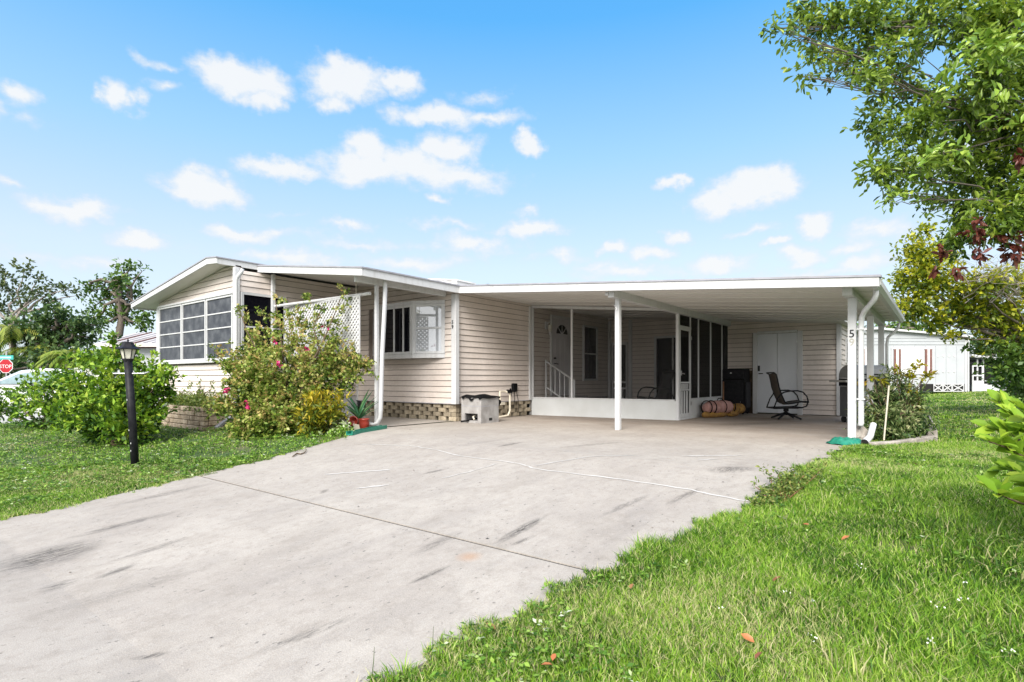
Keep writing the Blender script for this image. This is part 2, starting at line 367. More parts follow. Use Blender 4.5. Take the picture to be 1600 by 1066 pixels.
def mesh_of(name, mb, mat, smooth=False):
    me = bpy.data.meshes.new(name); me.from_pydata(mb.v, [], mb.f); me.materials.append(M[mat] if isinstance(mat, str) else mat)
    if smooth: me.polygons.foreach_set('use_smooth', [True] * len(me.polygons))
    me.update(); return me
def thing(name, label, cat, loc=(0, 0, 0), rotz=0, group=None, kind=None):
    o = bpy.data.objects.new(name, None); COL.objects.link(o); o.empty_display_size = .2
    o.location = loc; o.rotation_euler = (0, 0, rotz); ORG[o.name] = Vector(loc)
    if label: o['label'] = label
    if cat: o['category'] = cat
    if group: o['group'] = group
    if kind: o['kind'] = kind
    return o
def tag(o, label=None, cat=None, group=None, kind=None):
    for k, v in (('label', label), ('category', cat), ('group', group), ('kind', kind)):
        if v: o[k] = v
    return o
def text_mesh(name, body, size, mat, depth=.003):
    """flat lettering, standing in the x-z plane and facing -y, centred"""
    cu = bpy.data.curves.new(name, 'FONT'); cu.body = body; cu.size = size; cu.extrude = depth; cu.align_x = 'CENTER'; cu.align_y = 'CENTER'
    cu.resolution_u = 3
    t = bpy.data.objects.new(name, cu); COL.objects.link(t)
    bpy.context.view_layer.update()
    me = bpy.data.meshes.new_from_object(t.evaluated_get(bpy.context.evaluated_depsgraph_get()))
    bpy.data.objects.remove(t); bpy.data.curves.remove(cu)
    me.transform(Matrix.Rotation(R(90), 4, 'X')); me.materials.clear(); me.materials.append(M[mat]); me.name = name
    return me

# ------------------------------------------------------------------ leaves in bulk
def np_mesh(name, V, F, tint, mat, smooth=False):
    me = bpy.data.meshes.new(name); nv, nf, k = len(V), len(F), F.shape[1]
    me.vertices.add(nv); me.vertices.foreach_set('co', V.astype(np.float32).ravel())
    me.loops.add(nf * k); me.loops.foreach_set('vertex_index', F.astype(np.int32).ravel())
    me.polygons.add(nf); me.polygons.foreach_set('loop_start', np.arange(0, nf * k, k, dtype=np.int32))
    try: me.polygons.foreach_set('loop_total', np.full(nf, k, dtype=np.int32))
    except Exception: pass
    a = me.attributes.new('tint', 'FLOAT', 'FACE'); a.data.foreach_set('value', tint.astype(np.float32))
    if smooth: me.polygons.foreach_set('use_smooth', np.ones(nf, dtype=bool))
    me.materials.append(M[mat]); me.update(calc_edges=True); return me
def unit(a): return a / np.maximum(1e-9, np.linalg.norm(a, axis=1, keepdims=True))
SH = {  # x across, y along, z up ; faces
 'oval': (np.array([(0,0,0),(-.5,.40,.10),(-.36,.78,.06),(0,1,-.06),(.36,.78,.06),(.5,.40,.10)]), np.array([(0,3,2,1),(0,5,4,3)])),
 'rhomb': (np.array([(0,0,0),(.5,.5,.10),(0,1,-.04),(-.5,.5,.10)]), np.array([(0,1,2,3)])),
}
def leaves(P, D, U, Ln, W, shape='rhomb'):
    """P base points, D directions, U rough normals -> vertices and faces"""
    T, F = SH[shape]; D = unit(D); X = unit(np.cross(D, U)); Z = np.cross(X, D)
    V = (P[:, None, :] + X[:, None, :] * (T[None, :, 0:1] * W[:, None, None]) + D[:, None, :] * (T[None, :, 1:2] * Ln[:, None, None]) + Z[:, None, :] * (T[None, :, 2:3] * Ln[:, None, None]))
    n, k = len(P), len(T)
    FF = F[None] + (np.arange(n) * k)[:, None, None]
    return V.reshape(-1, 3), FF.reshape(-1, F.shape[1]), len(F)
def sprays(clumps, per=9, spray=.14, droop=.1, shell=.55, up=.25):
    """leaf positions inside ellipsoids, gathered in sprays. clumps: (centre, (rx,ry,rz), number of leaves)"""
    Ps, Ds, Ts = [], [], []
    for c, r, n in clumps:
        m = max(1, int(n / per)); c = np.array(c); r = np.array(r)
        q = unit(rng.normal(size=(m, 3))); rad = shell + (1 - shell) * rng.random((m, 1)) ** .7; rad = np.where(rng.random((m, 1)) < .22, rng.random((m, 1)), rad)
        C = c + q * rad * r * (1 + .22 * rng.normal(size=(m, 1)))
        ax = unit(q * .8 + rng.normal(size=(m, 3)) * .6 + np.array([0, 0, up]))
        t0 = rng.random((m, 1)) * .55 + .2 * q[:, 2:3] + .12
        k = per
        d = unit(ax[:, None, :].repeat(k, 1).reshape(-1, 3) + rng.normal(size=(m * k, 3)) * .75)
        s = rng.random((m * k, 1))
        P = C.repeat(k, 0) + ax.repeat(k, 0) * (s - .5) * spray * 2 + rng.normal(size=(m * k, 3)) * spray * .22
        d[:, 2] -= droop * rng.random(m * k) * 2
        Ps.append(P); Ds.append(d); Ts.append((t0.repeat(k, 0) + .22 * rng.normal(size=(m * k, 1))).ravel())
    return np.concatenate(Ps), np.concatenate(Ds), np.clip(np.concatenate(Ts), 0, 1)
def crown(name, clumps, mat, L, W, parent, shape='rhomb', per=9, spray=.14, droop=.1, shell=.55, up=.25, tintshift=0, kind='stuff', label=None):
    P, D, T = sprays(clumps, per, spray, droop, shell, up)
    U = rng.normal(size=P.shape) * .6 + np.array([0, 0, 1.0])
    ln = L * (.7 + .6 * rng.random(len(P))); w = W * (.7 + .6 * rng.random(len(P)))
    V, F, nf = leaves(P, D, U, ln, w, shape)
    o = org(parent); V = V - np.array([o.x, o.y, o.z])
    me = np_mesh(name, V, F, np.clip(T + tintshift, 0, 1).repeat(nf), mat)
    ob = link(name, me, parent)
    if kind: ob['kind'] = kind
    if label: ob['label'] = label
    return ob
def wander(a, b, n=6, amp=.1, seed=0):
    r = random.Random(seed); a, b = Vector(a), Vector(b); pts = []
    for i in range(n + 1):
        t = i / n; p = a.lerp(b, t)
        k = math.sin(math.pi * t) * amp
        pts.append(p + Vector((r.uniform(-k, k), r.uniform(-k, k), r.uniform(-k, k) * .6)))
    return pts
# ------------------------------------------------------------------ ground
def build_ground():
    xs = np.unique(np.concatenate([np.linspace(-600, -60, 10), np.linspace(-60, 60, 81), np.linspace(60, 900, 12)]))
    ys = np.unique(np.concatenate([np.linspace(-300, -20, 8), np.linspace(-20, 40, 101), np.linspace(40, 1200, 14)]))
    mb = MB(); nx = len(xs)
    for y in ys:
        for x in xs: mb.v.append((x, y, G(x, y) - .022 + .010 * math.sin(x * 1.7) * math.sin(y * 1.3)))
    for j in range(len(ys) - 1):
        for i in range(nx - 1): mb.f.append((j*nx+i, j*nx+i+1, (j+1)*nx+i+1, (j+1)*nx+i))
    m = MAT('lawn_soil', (.045, .085, .02), .95, (.11, .105, .045), 1.6, lo=.42, hi=.7, fine=.45, fscale=22, bump=.8, bscale=25)
    M['lawn_soil'] = m
    o = obj('lawn', mb, m, smooth=True); tag(o, kind='structure')
build_ground()

def poly_strip(name, pts, w, z, mat, parent=None):
    mb = MB(); n = len(pts)
    for i, p in enumerate(pts):
        a = pts[max(0, i - 1)]; b = pts[min(n - 1, i + 1)]
        d = Vector((b[0] - a[0], b[1] - a[1], 0)).normalized(); s = Vector((-d.y, d.x, 0)) * (w / 2)
        ww = .25 if i in (0, n - 1) else random.uniform(.7, 1.2)
        for k in (-1, 1):
            q = Vector((p[0], p[1], 0)) + s * k * ww; mb.v.append((q.x, q.y, G(q.x, q.y) + z))
    for i in range(n - 1): mb.f.append((2*i, 2*i+1, 2*i+3, 2*i+2))
    return obj(name, mb, mat, parent)

def concrete_material():
    m = bpy.data.materials.new('driveway_concrete'); nt, N, L = nodes_of(m)
    out = N.new('ShaderNodeOutputMaterial'); b = N.new('ShaderNodeBsdfPrincipled'); L.new(b.outputs[0], out.inputs[0])
    b.inputs['Roughness'].default_value = .88; b.inputs['Specular IOR Level'].default_value = .25
    geo = N.new('ShaderNodeNewGeometry'); pos = geo.outputs['Position']
    def noise(scale, st=(1, 1, 1), det=6, rough=.55):
        mp = N.new('ShaderNodeVectorMath'); mp.operation = 'MULTIPLY'; mp.inputs[1].default_value = st; L.new(pos, mp.inputs[0])
        n = N.new('ShaderNodeTexNoise'); n.inputs['Scale'].default_value = scale; n.inputs['Detail'].default_value = det; n.inputs['Roughness'].default_value = rough
        L.new(mp.outputs[0], n.inputs['Vector']); return n.outputs['Fac']
    def rng_(v, a, b_, c=0, d=1):
        r = N.new('ShaderNodeMapRange'); L.new(v, r.inputs[0]); r.inputs[1].default_value = a; r.inputs[2].default_value = b_; r.inputs[3].default_value = c; r.inputs[4].default_value = d; return r.outputs[0]
    def mul(a, b_, op='MULTIPLY'):
        n = N.new('ShaderNodeMath'); n.operation = op
        for i, v in ((0, a), (1, b_)):
            if hasattr(v, 'links'): L.new(v, n.inputs[i])
            else: n.inputs[i].default_value = v
        return n.outputs[0]
    def mix(f, a, b_):
        n = N.new('ShaderNodeMix'); n.data_type = 'RGBA'; L.new(f, n.inputs[0])
        for i, v in ((6, a), (7, b_)):
            if hasattr(v, 'links'): L.new(v, n.inputs[i])
            else: n.inputs[i].default_value = (*v, 1)
        return n.outputs[2]
    c = mix(rng_(noise(.9), .35, .65), (.395, .360, .318), (.335, .302, .268))
    c = mix(rng_(noise(2.6, (1, .55, 1), 9, .65), .48, .72, 0, .5), c, (.245, .215, .185))
    c = mix(rng_(noise(5, (1.2, .6, 1), 9, .7), .5, .75, 0, .35), c, (.27, .25, .23))
    c = mix(rng_(noise(1.7, (1.6, .25, 1), 8, .65), .56, .74, 0, .4), c, (.225, .205, .19))
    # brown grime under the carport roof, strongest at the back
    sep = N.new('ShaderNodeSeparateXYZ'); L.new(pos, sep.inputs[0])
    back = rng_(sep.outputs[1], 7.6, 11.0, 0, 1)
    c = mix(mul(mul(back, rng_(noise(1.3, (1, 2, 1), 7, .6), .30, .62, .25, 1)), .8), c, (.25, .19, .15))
    # tyre scuffs and oil marks: pixel ends, half width in metres, strength
    marks = [((775,850),(852,806),.06,.95),((800,852),(838,836),.03,.9),((640,912),(702,884),.035,.9),((205,1030),(265,1020),.03,.8),((400,1022),(560,960),.05,.6),
             ((105,842),(280,798),.09,.75),((-20,895),(150,846),.32,.95),((150,905),(215,880),.05,.8),((170,880),(300,838),.06,.6),((60,925),(120,905),.10,.7),((776,699),(816,691),.06,.9),((660,741),(700,732),.05,.8),((940,806),(1016,772),.05,.6),
             ((1108,737),(1176,731),.17,.75),((1262,722),(1304,716),.12,.95),((1246,746),(1272,734),.10,.95),((500,772),(512,764),.04,.6),((870,700),(980,690),.10,.4),
             ((1110,665),(1230,660),.3,.5),((180,790),(330,756),.10,.5),((60,960),(330,880),.12,.25),((640,870),(720,830),.07,.5),((1040,790),(1100,760),.05,.6)]
    f = None
    for (a, e, hw, st) in marks:
        p, q = pg(*a), pg(*e); d = q - p; ang = math.atan2(d.y, d.x); hl = math.hypot(d.x, d.y) / 2 * 1.15; mid = (p + q) / 2
        s = N.new('ShaderNodeVectorMath'); s.operation = 'SUBTRACT'; L.new(pos, s.inputs[0]); s.inputs[1].default_value = (mid.x, mid.y, 0)
        r = N.new('ShaderNodeVectorRotate'); r.rotation_type = 'Z_AXIS'; r.inputs['Angle'].default_value = -ang; L.new(s.outputs[0], r.inputs[0])
        k = N.new('ShaderNodeVectorMath'); k.operation = 'MULTIPLY'; L.new(r.outputs[0], k.inputs[0]); k.inputs[1].default_value = (1 / hl, 1 / hw, 0)
        ln = N.new('ShaderNodeVectorMath'); ln.operation = 'LENGTH'; L.new(k.outputs[0], ln.inputs[0])
        g = mul(rng_(ln.outputs['Value'], 1.0, .3), st)
        f = g if f is None else mul(f, g, 'MAXIMUM')
    # fine mottling, pores and grit
    c = mix(rng_(noise(11, (1, .8, 1), 10, .78), .48, .68, 0, .5), c, (.225, .195, .165))
    c = mix(rng_(noise(17, (1, 1, 1), 6, .6), .58, .68, 0, .2), c, (.46, .43, .39))
    brk = rng_(noise(26, (1.9, .28, 1), 10, .82), .42, .58)
    c = mix(mul(f, brk), c, (.030, .028, .026))
    c = mix(mul(mul(f, rng_(noise(6, (1, .5, 1), 8, .7), .40, .62)), .35), c, (.10, .09, .08))
    specks = rng_(noise(34, (1, .6, 1), 3), .66, .72, 0, .7)
    c = mix(specks, c, (.11, .10, .095))
    # rust at the joint
    p = pg(733, 870); s = N.new('ShaderNodeVectorMath'); s.operation = 'DISTANCE'; L.new(pos, s.inputs[0]); s.inputs[1].default_value = p
    c = mix(mul(rng_(s.outputs['Value'], .10, .02), .4), c, (.42, .22, .10))
    hv = N.new('ShaderNodeHueSaturation'); L.new(c, hv.inputs['Color']); L.new(rng_(noise(130, (1, 1, 1), 4), .3, .7, .87, 1.13), hv.inputs['Value'])
    L.new(hv.outputs[0], b.inputs['Base Color'])
    bp = N.new('ShaderNodeBump'); bp.inputs['Strength'].default_value = .35; bp.inputs['Distance'].default_value = .006; L.new(noise(160), bp.inputs['Height']); L.new(bp.outputs[0], b.inputs['Normal'])
    return m
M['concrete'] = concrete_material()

def build_driveway():
    root = thing('driveway', None, None, (-4, 3, 0), kind='structure')
    # left and right edge as functions of y
    LE = [(-6, -7.3), (1.0, -6.72), (1.6, -6.68), (2.8, -6.83), (4.1, -7.06), (6.0, -7.62), (6.3, -8.0), (8.36, -8.0), (15.1, -8.0)]
    RE = [(-6, -2.2), (1.46, -1.80), (2.0, -1.71), (2.8, -1.56), (3.5, -1.37), (4.6, -1.11), (5.3, -1.05), (6.8, -.97), (8.4, -.88), (15.1, -.88)]
    def ev(T, y):
        for (a, b), (c, d) in zip(T, T[1:]):
            if y <= c: return b + (d - b) * (y - a) / (c - a)
        return T[-1][1]
    def slab(y0, y1, ny):
        mb = MB(); top = lambda u, v: (ev(LE, y0 + (y1 - y0) * v) * (1 - u) + ev(RE, y0 + (y1 - y0) * v) * u, y0 + (y1 - y0) * v, 0)
        nu = 10
        def P(u, v):
            x, y, _ = top(u, v); return (x, y, G(x, y))
        mb.grid(P, nu, ny)
        # edges down into the ground
        for (uu) in (0, 1):
            o = len(mb.v)
            for j in range(ny + 1):
                p = P(uu, j / ny); mb.v += [p, (p[0], p[1], p[2] - .12)]
            for j in range(ny): mb.f.append((o+2*j, o+2*j+1, o+2*j+3, o+2*j+2))
        for vv in (0, 1):
            a, c = P(0, vv), P(1, vv); o = len(mb.v); mb.v += [a, c, (c[0], c[1], c[2] - .12), (a[0], a[1], a[2] - .12)]; mb.f.append((o, o+1, o+2, o+3))
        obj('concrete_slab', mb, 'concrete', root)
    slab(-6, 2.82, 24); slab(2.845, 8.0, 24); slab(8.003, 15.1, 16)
    mb = MB().box(-6.82, -1.57, 2.821, 2.844, -.33, -.247); obj('joint_filler', mb, 'dark', root)
    def crack(px, w):
        pts = []
        for (a, b) in zip(px, px[1:]):
            p, q = pg(*a), pg(*b)
            for i in range(6): 
                t = i / 6; pts.append((p.x + (q.x - p.x) * t + random.uniform(-.012, .012), p.y + (q.y - p.y) * t + random.uniform(-.012, .012)))
        e = pg(*px[-1]); pts.append((e.x, e.y))
        poly_strip('crack_filler', pts, w, .004, 'filler', root)
    crack([(556,694),(640,697),(676,702),(720,713),(800,723),(815,726),(835,733),(960,748),(1080,766),(1120,775),(1190,788)], .024)
    crack([(508,742),(560,738),(612,734)], .035); crack([(556,764),(608,758)], .035); crack([(1064,713),(1162,712)], .045); crack([(1090,719),(1120,718)], .04)
    crack([(835,728),(920,714),(1000,712)], .02); crack([(690,748),(740,736),(780,724)], .018)
build_driveway()

# road by the corner and the neighbour's parking pad
def flat(name, x0, x1, y0, y1, z, mat, ny=30):
    mb = MB(); mb.grid(lambda u, v: (x0 + (x1 - x0) * u, y0 + (y1 - y0) * v, G(x0 + (x1 - x0) * u, y0 + (y1 - y0) * v) + z), 4, ny)
    return tag(obj(name, mb, mat), kind='structure')
flat('road', -35.5, -29, -60, 120, -.015, 'asphalt', 120)
flat('parking_pad', -29, -18.5, 2.0, 7.6, -.012, 'pad', 30)
# concrete strip along the patio in front of the bay window
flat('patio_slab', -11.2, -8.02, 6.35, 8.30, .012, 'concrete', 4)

# ------------------------------------------------------------------ the mobile home
HOME = thing('mobile_home', 'beige mobile home with white carport, screened porch and sunroom gable', 'mobile home', (-6, 9, 0))
def clip_poly(poly, a, b, c):
    """keep a*s + b*z + c <= 0"""
    out = []
    for i, p in enumerate(poly):
        q = poly[(i + 1) % len(poly)]; fp = a*p[0] + b*p[1] + c; fq = a*q[0] + b*q[1] + c
        if fp <= 0: out.append(p)
        if (fp < 0 < fq) or (fq < 0 < fp):
            t = fp / (fp - fq); out.append((p[0] + (q[0]-p[0])*t, p[1] + (q[1]-p[1])*t))
    return out
PITCH = .1205
def wall(name, axis, const, s0, s1, z0, top, opens=(), sides=None, mat='siding', thick=.10, zb0=None):
    """top: list of (slope, intercept) planes z <= slope*s + intercept. Boards are children of the wall."""
    sgn = -1 if axis == 'x' else 1
    def pt(s, z, d): return (s, const - d, z) if axis == 'x' else (const + d, s, z)
    base = [(s0, zb0 if zb0 is not None else z0), (s1, zb0 if zb0 is not None else z0), (s1, 9), (s0, 9)]
    for m_, k in top: base = clip_poly(base, -m_, 1, -k)
    mb = MB(); mb.prism([pt(s, z, -thick) for s, z in base], Vector(pt(0, 0, 0)) - Vector(pt(0, 0, -thick)))
    w = obj(name, mb, 'sheath', HOME)
    k = 0
    while True:
        zb = z0 + k * PITCH; zt = zb + PITCH - .011; k += 1
        if all(max(m_*s0 + q, m_*s1 + q) > zb for m_, q in top) is False or zb > 6: break
        iv = [(s0, s1)]
        for (a, b, oz0, oz1) in opens:
            if min(zt, oz1) - max(zb, oz0) > .5 * PITCH:
                nv = []
                for (p, q) in iv:
                    if b <= p or a >= q: nv.append((p, q)); continue
                    if a > p: nv.append((p, a))
                    if b < q: nv.append((b, q))
                iv = nv
        for (p, q) in iv:
            if q - p < .04: continue
            poly = [(p, zb), (q, zb), (q, zt), (p, zt)]
            for m_, c in top: poly = clip_poly(poly, -m_, 1, -c)
            if len(poly) < 3: continue
            dd = lambda z: .024 - .019 * (z - zb) / PITCH
            n = len(poly); vs = [pt(s, z, dd(z)) for s, z in poly] + [pt(s, z, -.001) for s, z in poly]
            b = MB().add(vs, [tuple(range(n))] + [(i, n + i, n + (i+1) % n, (i+1) % n) for i in range(n)])
            obj('siding_board', b, mat, w)
    return w
def trim(name, x0, x1, y0, y1, z0, z1, mat='white', parent=None, bevel=.006):
    return obj(name, MB().box(x0, x1, y0, y1, z0, z1), mat, parent or HOME, bevel=bevel)

# roof planes (height of the underside / top)
def mtop(x): return 2.77 + .134 * (-7.8 - x)          # main roof over the patio, top
def ctop(x): return 2.78 - .0864 * (x + 7.84)          # carport roof, top
def srake(x): return 2.648 + .1335 * (x + 15.88)       # sunroom rake, underside
# walls
bay_wall = wall('bay_wall', 'x', 8.33, -11.25, -7.99, .37, [(-.134, 2.688 - .134*7.8)], [(-10.80, -8.26, 1.36, 2.52)])
side_wall = wall('carport_wall', 'y', -8.0, 8.33, 15.0, .37, [(0, 2.72)], [(11.88, 12.84, 0, 2.50), (13.5, 14.24, .86, 2.35)])
sun_side = wall('sunroom_side_wall', 'y', -11.25, 5.46, 8.33, .49, [(0, 3.09)], [(5.43, 6.43, 1.25, 2.62)])
sun_front = wall('sunroom_wall', 'x', 5.42, -15.2, -11.30, .36, [(.1335, 2.648 + .1335*15.88), (0, 3.19)], [(-15.2, -11.36, 1.25, 2.62)])
shed_front = wall('shed_wall', 'x', 15.05, -4.50, -1.93, .02, [(-.0864, 2.71 - .0864*7.84)], [(-3.86, -2.70, 0, 2.07), (-4.55, -3.86, 0, 1.15)])
shed_side = wall('shed_side_wall', 'y', -1.88, 15.1, 19.0, .02, [(0, 2.26)], [(15.62, 15.92, 1.30, 1.85)], mat='siding')
porch_back = wall('porch_back_wall', 'x', 15.05, -7.95, -4.60, .02, [(-.0864, 2.712 - .0864*7.84)], [(-7.93, -7.62, 0, 1.95), (-6.45, -5.45, 0, 2.05)])
# corner posts / trims
trim('corner_post', -8.03, -7.90, 8.27, 8.38, .36, 2.64)
trim('wall_trim', -7.99, -7.945, 10.93, 11.01, .37, 2.66)
trim('corner_trim', -11.31, -11.21, 5.35, 5.45, .33, 3.14)
trim('corner_trim', -11.30, -11.20, 8.29, 8.345, .37, 2.98)
trim('corner_trim', -1.97, -1.872, 14.99, 15.06, .02, 2.22)
trim('corner_trim', -4.60, -4.50, 14.98, 15.055, 1.14, 2.36)
trim('corner_trim', -7.97, -7.89, 14.96, 15.04, .05, 2.62, 'white')
trim('corner_trim', -7.30, -7.20, 14.98, 15.03, .05, 2.62, 'white')
# white skirt under the sunroom side, near-black box painting the shade behind the pierced bricks
obj('skirting', MB().box(-11.30, -11.255, 5.48, 8.33, 0, .48), 'white', HOME)
obj('skirting', MB().box(-15.2, -11.33, 5.43, 5.47, -.1, .35), 'white', HOME)
obj('base_board', MB().box(-8.06, -8.0, 11.05, 15.05, 0, .368), 'concrete_block', HOME)
obj('shade_backing', MB().box(-11.2, -8.30, 8.62, 15.0, -.05, .36), 'dark', HOME)

# pierced brick skirting: every brick a part
def brick_mesh():
    a, b, c = .105, .05, .043; e = .006
    mb = MB().box(-a + e, a - e, -b, b, -c + e, c - e).box(-a, a, -b + e, b - e, -c + e, c - e)
    mb = MB(); 
    pts = []
    for z, s in ((-c, e), (-c + e, 0), (c - e, 0), (c, e)):
        pts += [(-a + s, -b + s, z), (a - s, -b + s, z), (a - s, b - s, z), (-a + s, b - s, z)]
    fs = [(3,2,1,0), (12,13,14,15)]
    for i in range(3):
        for k in range(4): fs.append((4*i+k, 4*i+(k+1)%4, 4*i+4+(k+1)%4, 4*i+4+k))
    return mesh_of('brick', mb.add(pts, fs), 'brick')
BRK = brick_mesh()
skirt = obj('brick_skirting', MB().box(-11.15, -8.26, 8.545, 8.555, 0, .36).box(-8.255, -8.245, 8.55, 11.02, 0, .36), 'dark', HOME)  # thin black sheets, painted shade seen through the brick openings
for row in range(4):
    z = .046 + row * .09
    n = 0; x = -7.955 - .105 - (.0 if row % 2 == 0 else .155)
    while x > -11.1:
        piece('brick', BRK, skirt, (x, 8.39 + random.uniform(-.006, .006), z), (0, 0, random.uniform(-.02, .02))); x -= .31
    y = 8.345 + .105 + (.155 if row % 2 == 0 else .0)
    while y < 10.95:
        piece('brick', BRK, skirt, (-8.05 + random.uniform(-.006, .006), y, z), (0, 0, R(90) + random.uniform(-.02, .02))); y += .31
    if row % 2: piece('brick', BRK, skirt, (-8.03, 8.39, z), (0, 0, 0), (.62, 1, 1))
trim('bottom_trim', -11.2, -8.0, 8.30, 8.33, .355, .372, 'edge'); trim('bottom_trim', -8.0, -7.975, 8.37, 10.93, .355, .372, 'edge')

# roofs -----------------------------------------------------------------
def slab_xz(name, pts, y0, y1, mat, parent=HOME):
    return obj(name, MB().prism([(x, y0, z) for x, z in pts], (0, y1 - y0, 0)), mat, parent)
sr = slab_xz('sunroom_roof', [(-15.86, 2.66), (-11.72, 3.213), (-11.34, 3.18), (-11.34, 3.27), (-11.72, 3.32), (-15.86, 2.755)], 5.07, 12, 'ceiling')
slab_xz('fascia', [(-15.9, 2.645), (-11.72, 3.203), (-11.3, 3.17), (-11.3, 3.275), (-11.72, 3.32), (-15.9, 2.745)], 5.03, 5.068, 'white', sr)
slab_xz('drip_edge', [(-15.92, 2.747), (-11.72, 3.322), (-11.28, 3.277), (-11.28, 3.30), (-11.72, 3.347), (-15.92, 2.772)], 5.015, 12, 'edge', sr)
obj('gutter', MB().box(-15.98, -15.87, 5.07, 12, 2.63, 2.74), 'white', sr)
obj('fascia', MB().box(-11.338, -11.3, 5.07, 5.86, 3.165, 3.274), 'white', sr)
mr = slab_xz('main_roof', [(-11.3, mtop(-11.3) - .09), (-7.84, mtop(-7.84) - .09), (-7.84, mtop(-7.84) - .01), (-11.3, mtop(-11.3) - .01)], 5.90, 8.355, 'ceiling')
slab_xz('roof_panel', [(-11.3, mtop(-11.3) - .08), (-8.0, mtop(-8.0) - .08), (-8.0, mtop(-8.0) - .02), (-11.3, mtop(-11.3) - .02)], 8.357, 8.615, 'ceiling', mr)
slab_xz('fascia', [(-11.3, mtop(-11.3) - .125), (-7.8, mtop(-7.8) - .125), (-7.8, mtop(-7.8)), (-11.3, mtop(-11.3))], 5.86, 5.898, 'white', mr)
slab_xz('drip_edge', [(-11.3, mtop(-11.3) + .002), (-7.78, mtop(-7.78) + .002), (-7.78, mtop(-7.78) + .028), (-11.3, mtop(-11.3) + .028)], 5.845, 5.93, 'edge', mr)
obj('fascia', MB().prism([(-7.838, 5.9, 2.645), (-7.838, 8.262, 2.64), (-7.838, 8.262, 2.775), (-7.838, 5.9, 2.77)], (.04, 0, 0)), 'white', mr)
obj('drip_edge', MB().prism([(-7.86, 5.932, 2.772), (-7.86, 8.25, 2.777), (-7.86, 8.25, 2.803), (-7.86, 5.932, 2.798)], (.085, 0, 0)), 'edge', mr)
# raised roof of the main body with its rake facing the viewer
rr = slab_xz('raised_roof', [(-20, 3.4), (-11.5, 3.40), (-8.2, 2.98), (-8.2, 2.70), (-20, 2.70)], 8.62, 17, 'roof')
slab_xz('rake_cap', [(-11.5, 3.402), (-8.17, 2.982), (-8.17, 3.012), (-11.5, 3.432)], 8.60, 9.2, 'roof', rr)
obj('vent_cap', MB().box(-8.4, -8.2, 9.65, 9.80, 2.98, 3.06), 'dark', rr)
# carport roof
cr = slab_xz('carport_roof', [(-7.99, ctop(-7.99) - .085), (-.70, ctop(-.70) - .085), (-.70, ctop(-.70) - .01), (-7.99, ctop(-7.99) - .01)], 8.36, 13.90, 'ceiling')
slab_xz('rear_roof', [(-7.99, ctop(-7.99) - .085), (-1.70, ctop(-1.70) - .085), (-1.70, ctop(-1.70) - .01), (-7.99, ctop(-7.99) - .01)], 13.903, 19, 'ceiling', cr)
slab_xz('fascia', [(-7.80, ctop(-7.80) - .135), (-.62, ctop(-.62) - .115), (-.62, ctop(-.62)), (-7.80, ctop(-7.80))], 8.265, 8.355, 'white', cr)
slab_xz('drip_edge', [(-7.80, ctop(-7.8) + .002), (-.60, ctop(-.60) + .002), (-.60, ctop(-.60) + .028), (-7.80, ctop(-7.8) + .028)], 8.25, 8.40, 'edge', cr)
for i in range(1, 24):   # standing seams of the ceiling panels, running down the slope
    y = 8.40 + i * .61
    if y > 13.9: break
    slab_xz('panel_seam', [(-7.9, ctop(-7.9) - .099), (-.76, ctop(-.76) - .099), (-.76, ctop(-.76) - .086), (-7.9, ctop(-7.9) - .086)], y, y + .012, 'ceiling', cr)
obj('gutter', MB().prism([(-.70, 8.36, 2.035), (-.65, 8.36, 2.035), (-.61, 8.36, 2.075), (-.61, 8.36, 2.15), (-.70, 8.36, 2.15)], (0, 5.55, 0)), 'white', cr)
# beams and posts
def beam(name, x0, x1, y0, y1, z0, z1): return trim(name, x0, x1, y0, y1, z0, z1, 'white', HOME, .006)
beam('beam', -8.24, -8.16, 6.02, 8.26, 2.605, 2.728)
beam('beam', -4.48, -4.37, 8.42, 14.98, 2.265, 2.405)
beam('beam', -1.06, -.94, 8.58, 13.9, 2.00, 2.105)
def post(x, y, w, d, z0, z1, num=None):
    return trim('post', x - w/2, x + w/2, y - d/2, y + d/2, z0, z1)
post(-4.425, 8.68, .085, .085, 0, 2.264)
p_num = post(-.98, 8.92, .10, .10, 0, 2.0)
post(-1.0, 11.6, .10, .10, 0, 2.0); post(-1.0, 13.8, .10, .10, 0, 2.0)
post(-8.21, 6.50, .06, .06, 0, 2.604)
post(-11.17, 6.13, .07, .07, 0, mtop(-11.17) - .128)
trim('post', -15.52, -15.40, 5.6, 5.7, -.1, 2.66)
# small white clamp at the top of the middle post
obj('clamp', MB().tube([(-4.48, 8.625, 2.17), (-4.44, 8.62, 2.12), (-4.42, 8.625, 2.07)], .010, 6), 'chrome', HOME)
obj('conduit', MB().tube([(-4.52, 8.42, 2.33), (-4.47, 8.42, 2.33)], .034, 8), 'white', HOME)

# porch: knee walls, frames, screens, door
XB, YB = -4.43, 11.45
def yf(x): return 11.03 + (x + 8.0) * .118
def front_bar(name, x0, x1, z0, z1, d0, d1, mat='white', z0b=None, z1b=None):
    return obj(name, MB().prism([(x0, yf(x0) + d0, z0), (x1, yf(x1) + d0, z0 if z0b is None else z0b), (x1, yf(x1) + d0, z1 if z1b is None else z1b), (x0, yf(x0) + d0, z1)], (0, d1 - d0, 0)), mat, HOME)
front_bar('knee_wall', -7.97, XB - .002, 0, .41, 0, .06, 'knee')
obj('knee_wall', MB().box(XB - .06, XB, 11.46 + .72, 14.98, 0, .42), 'knee', HOME, bevel=.006)
front_bar('sill_rail', -7.96, XB - .072, .411, .44, -.01, .05)
trim('sill_rail', XB - .05, XB + .012, 12.2, 14.98, .421, .45)
def mullion_x(x, z1): trim('mullion', x - .025, x + .025, yf(x) - .006, yf(x) + .04, .44, z1)
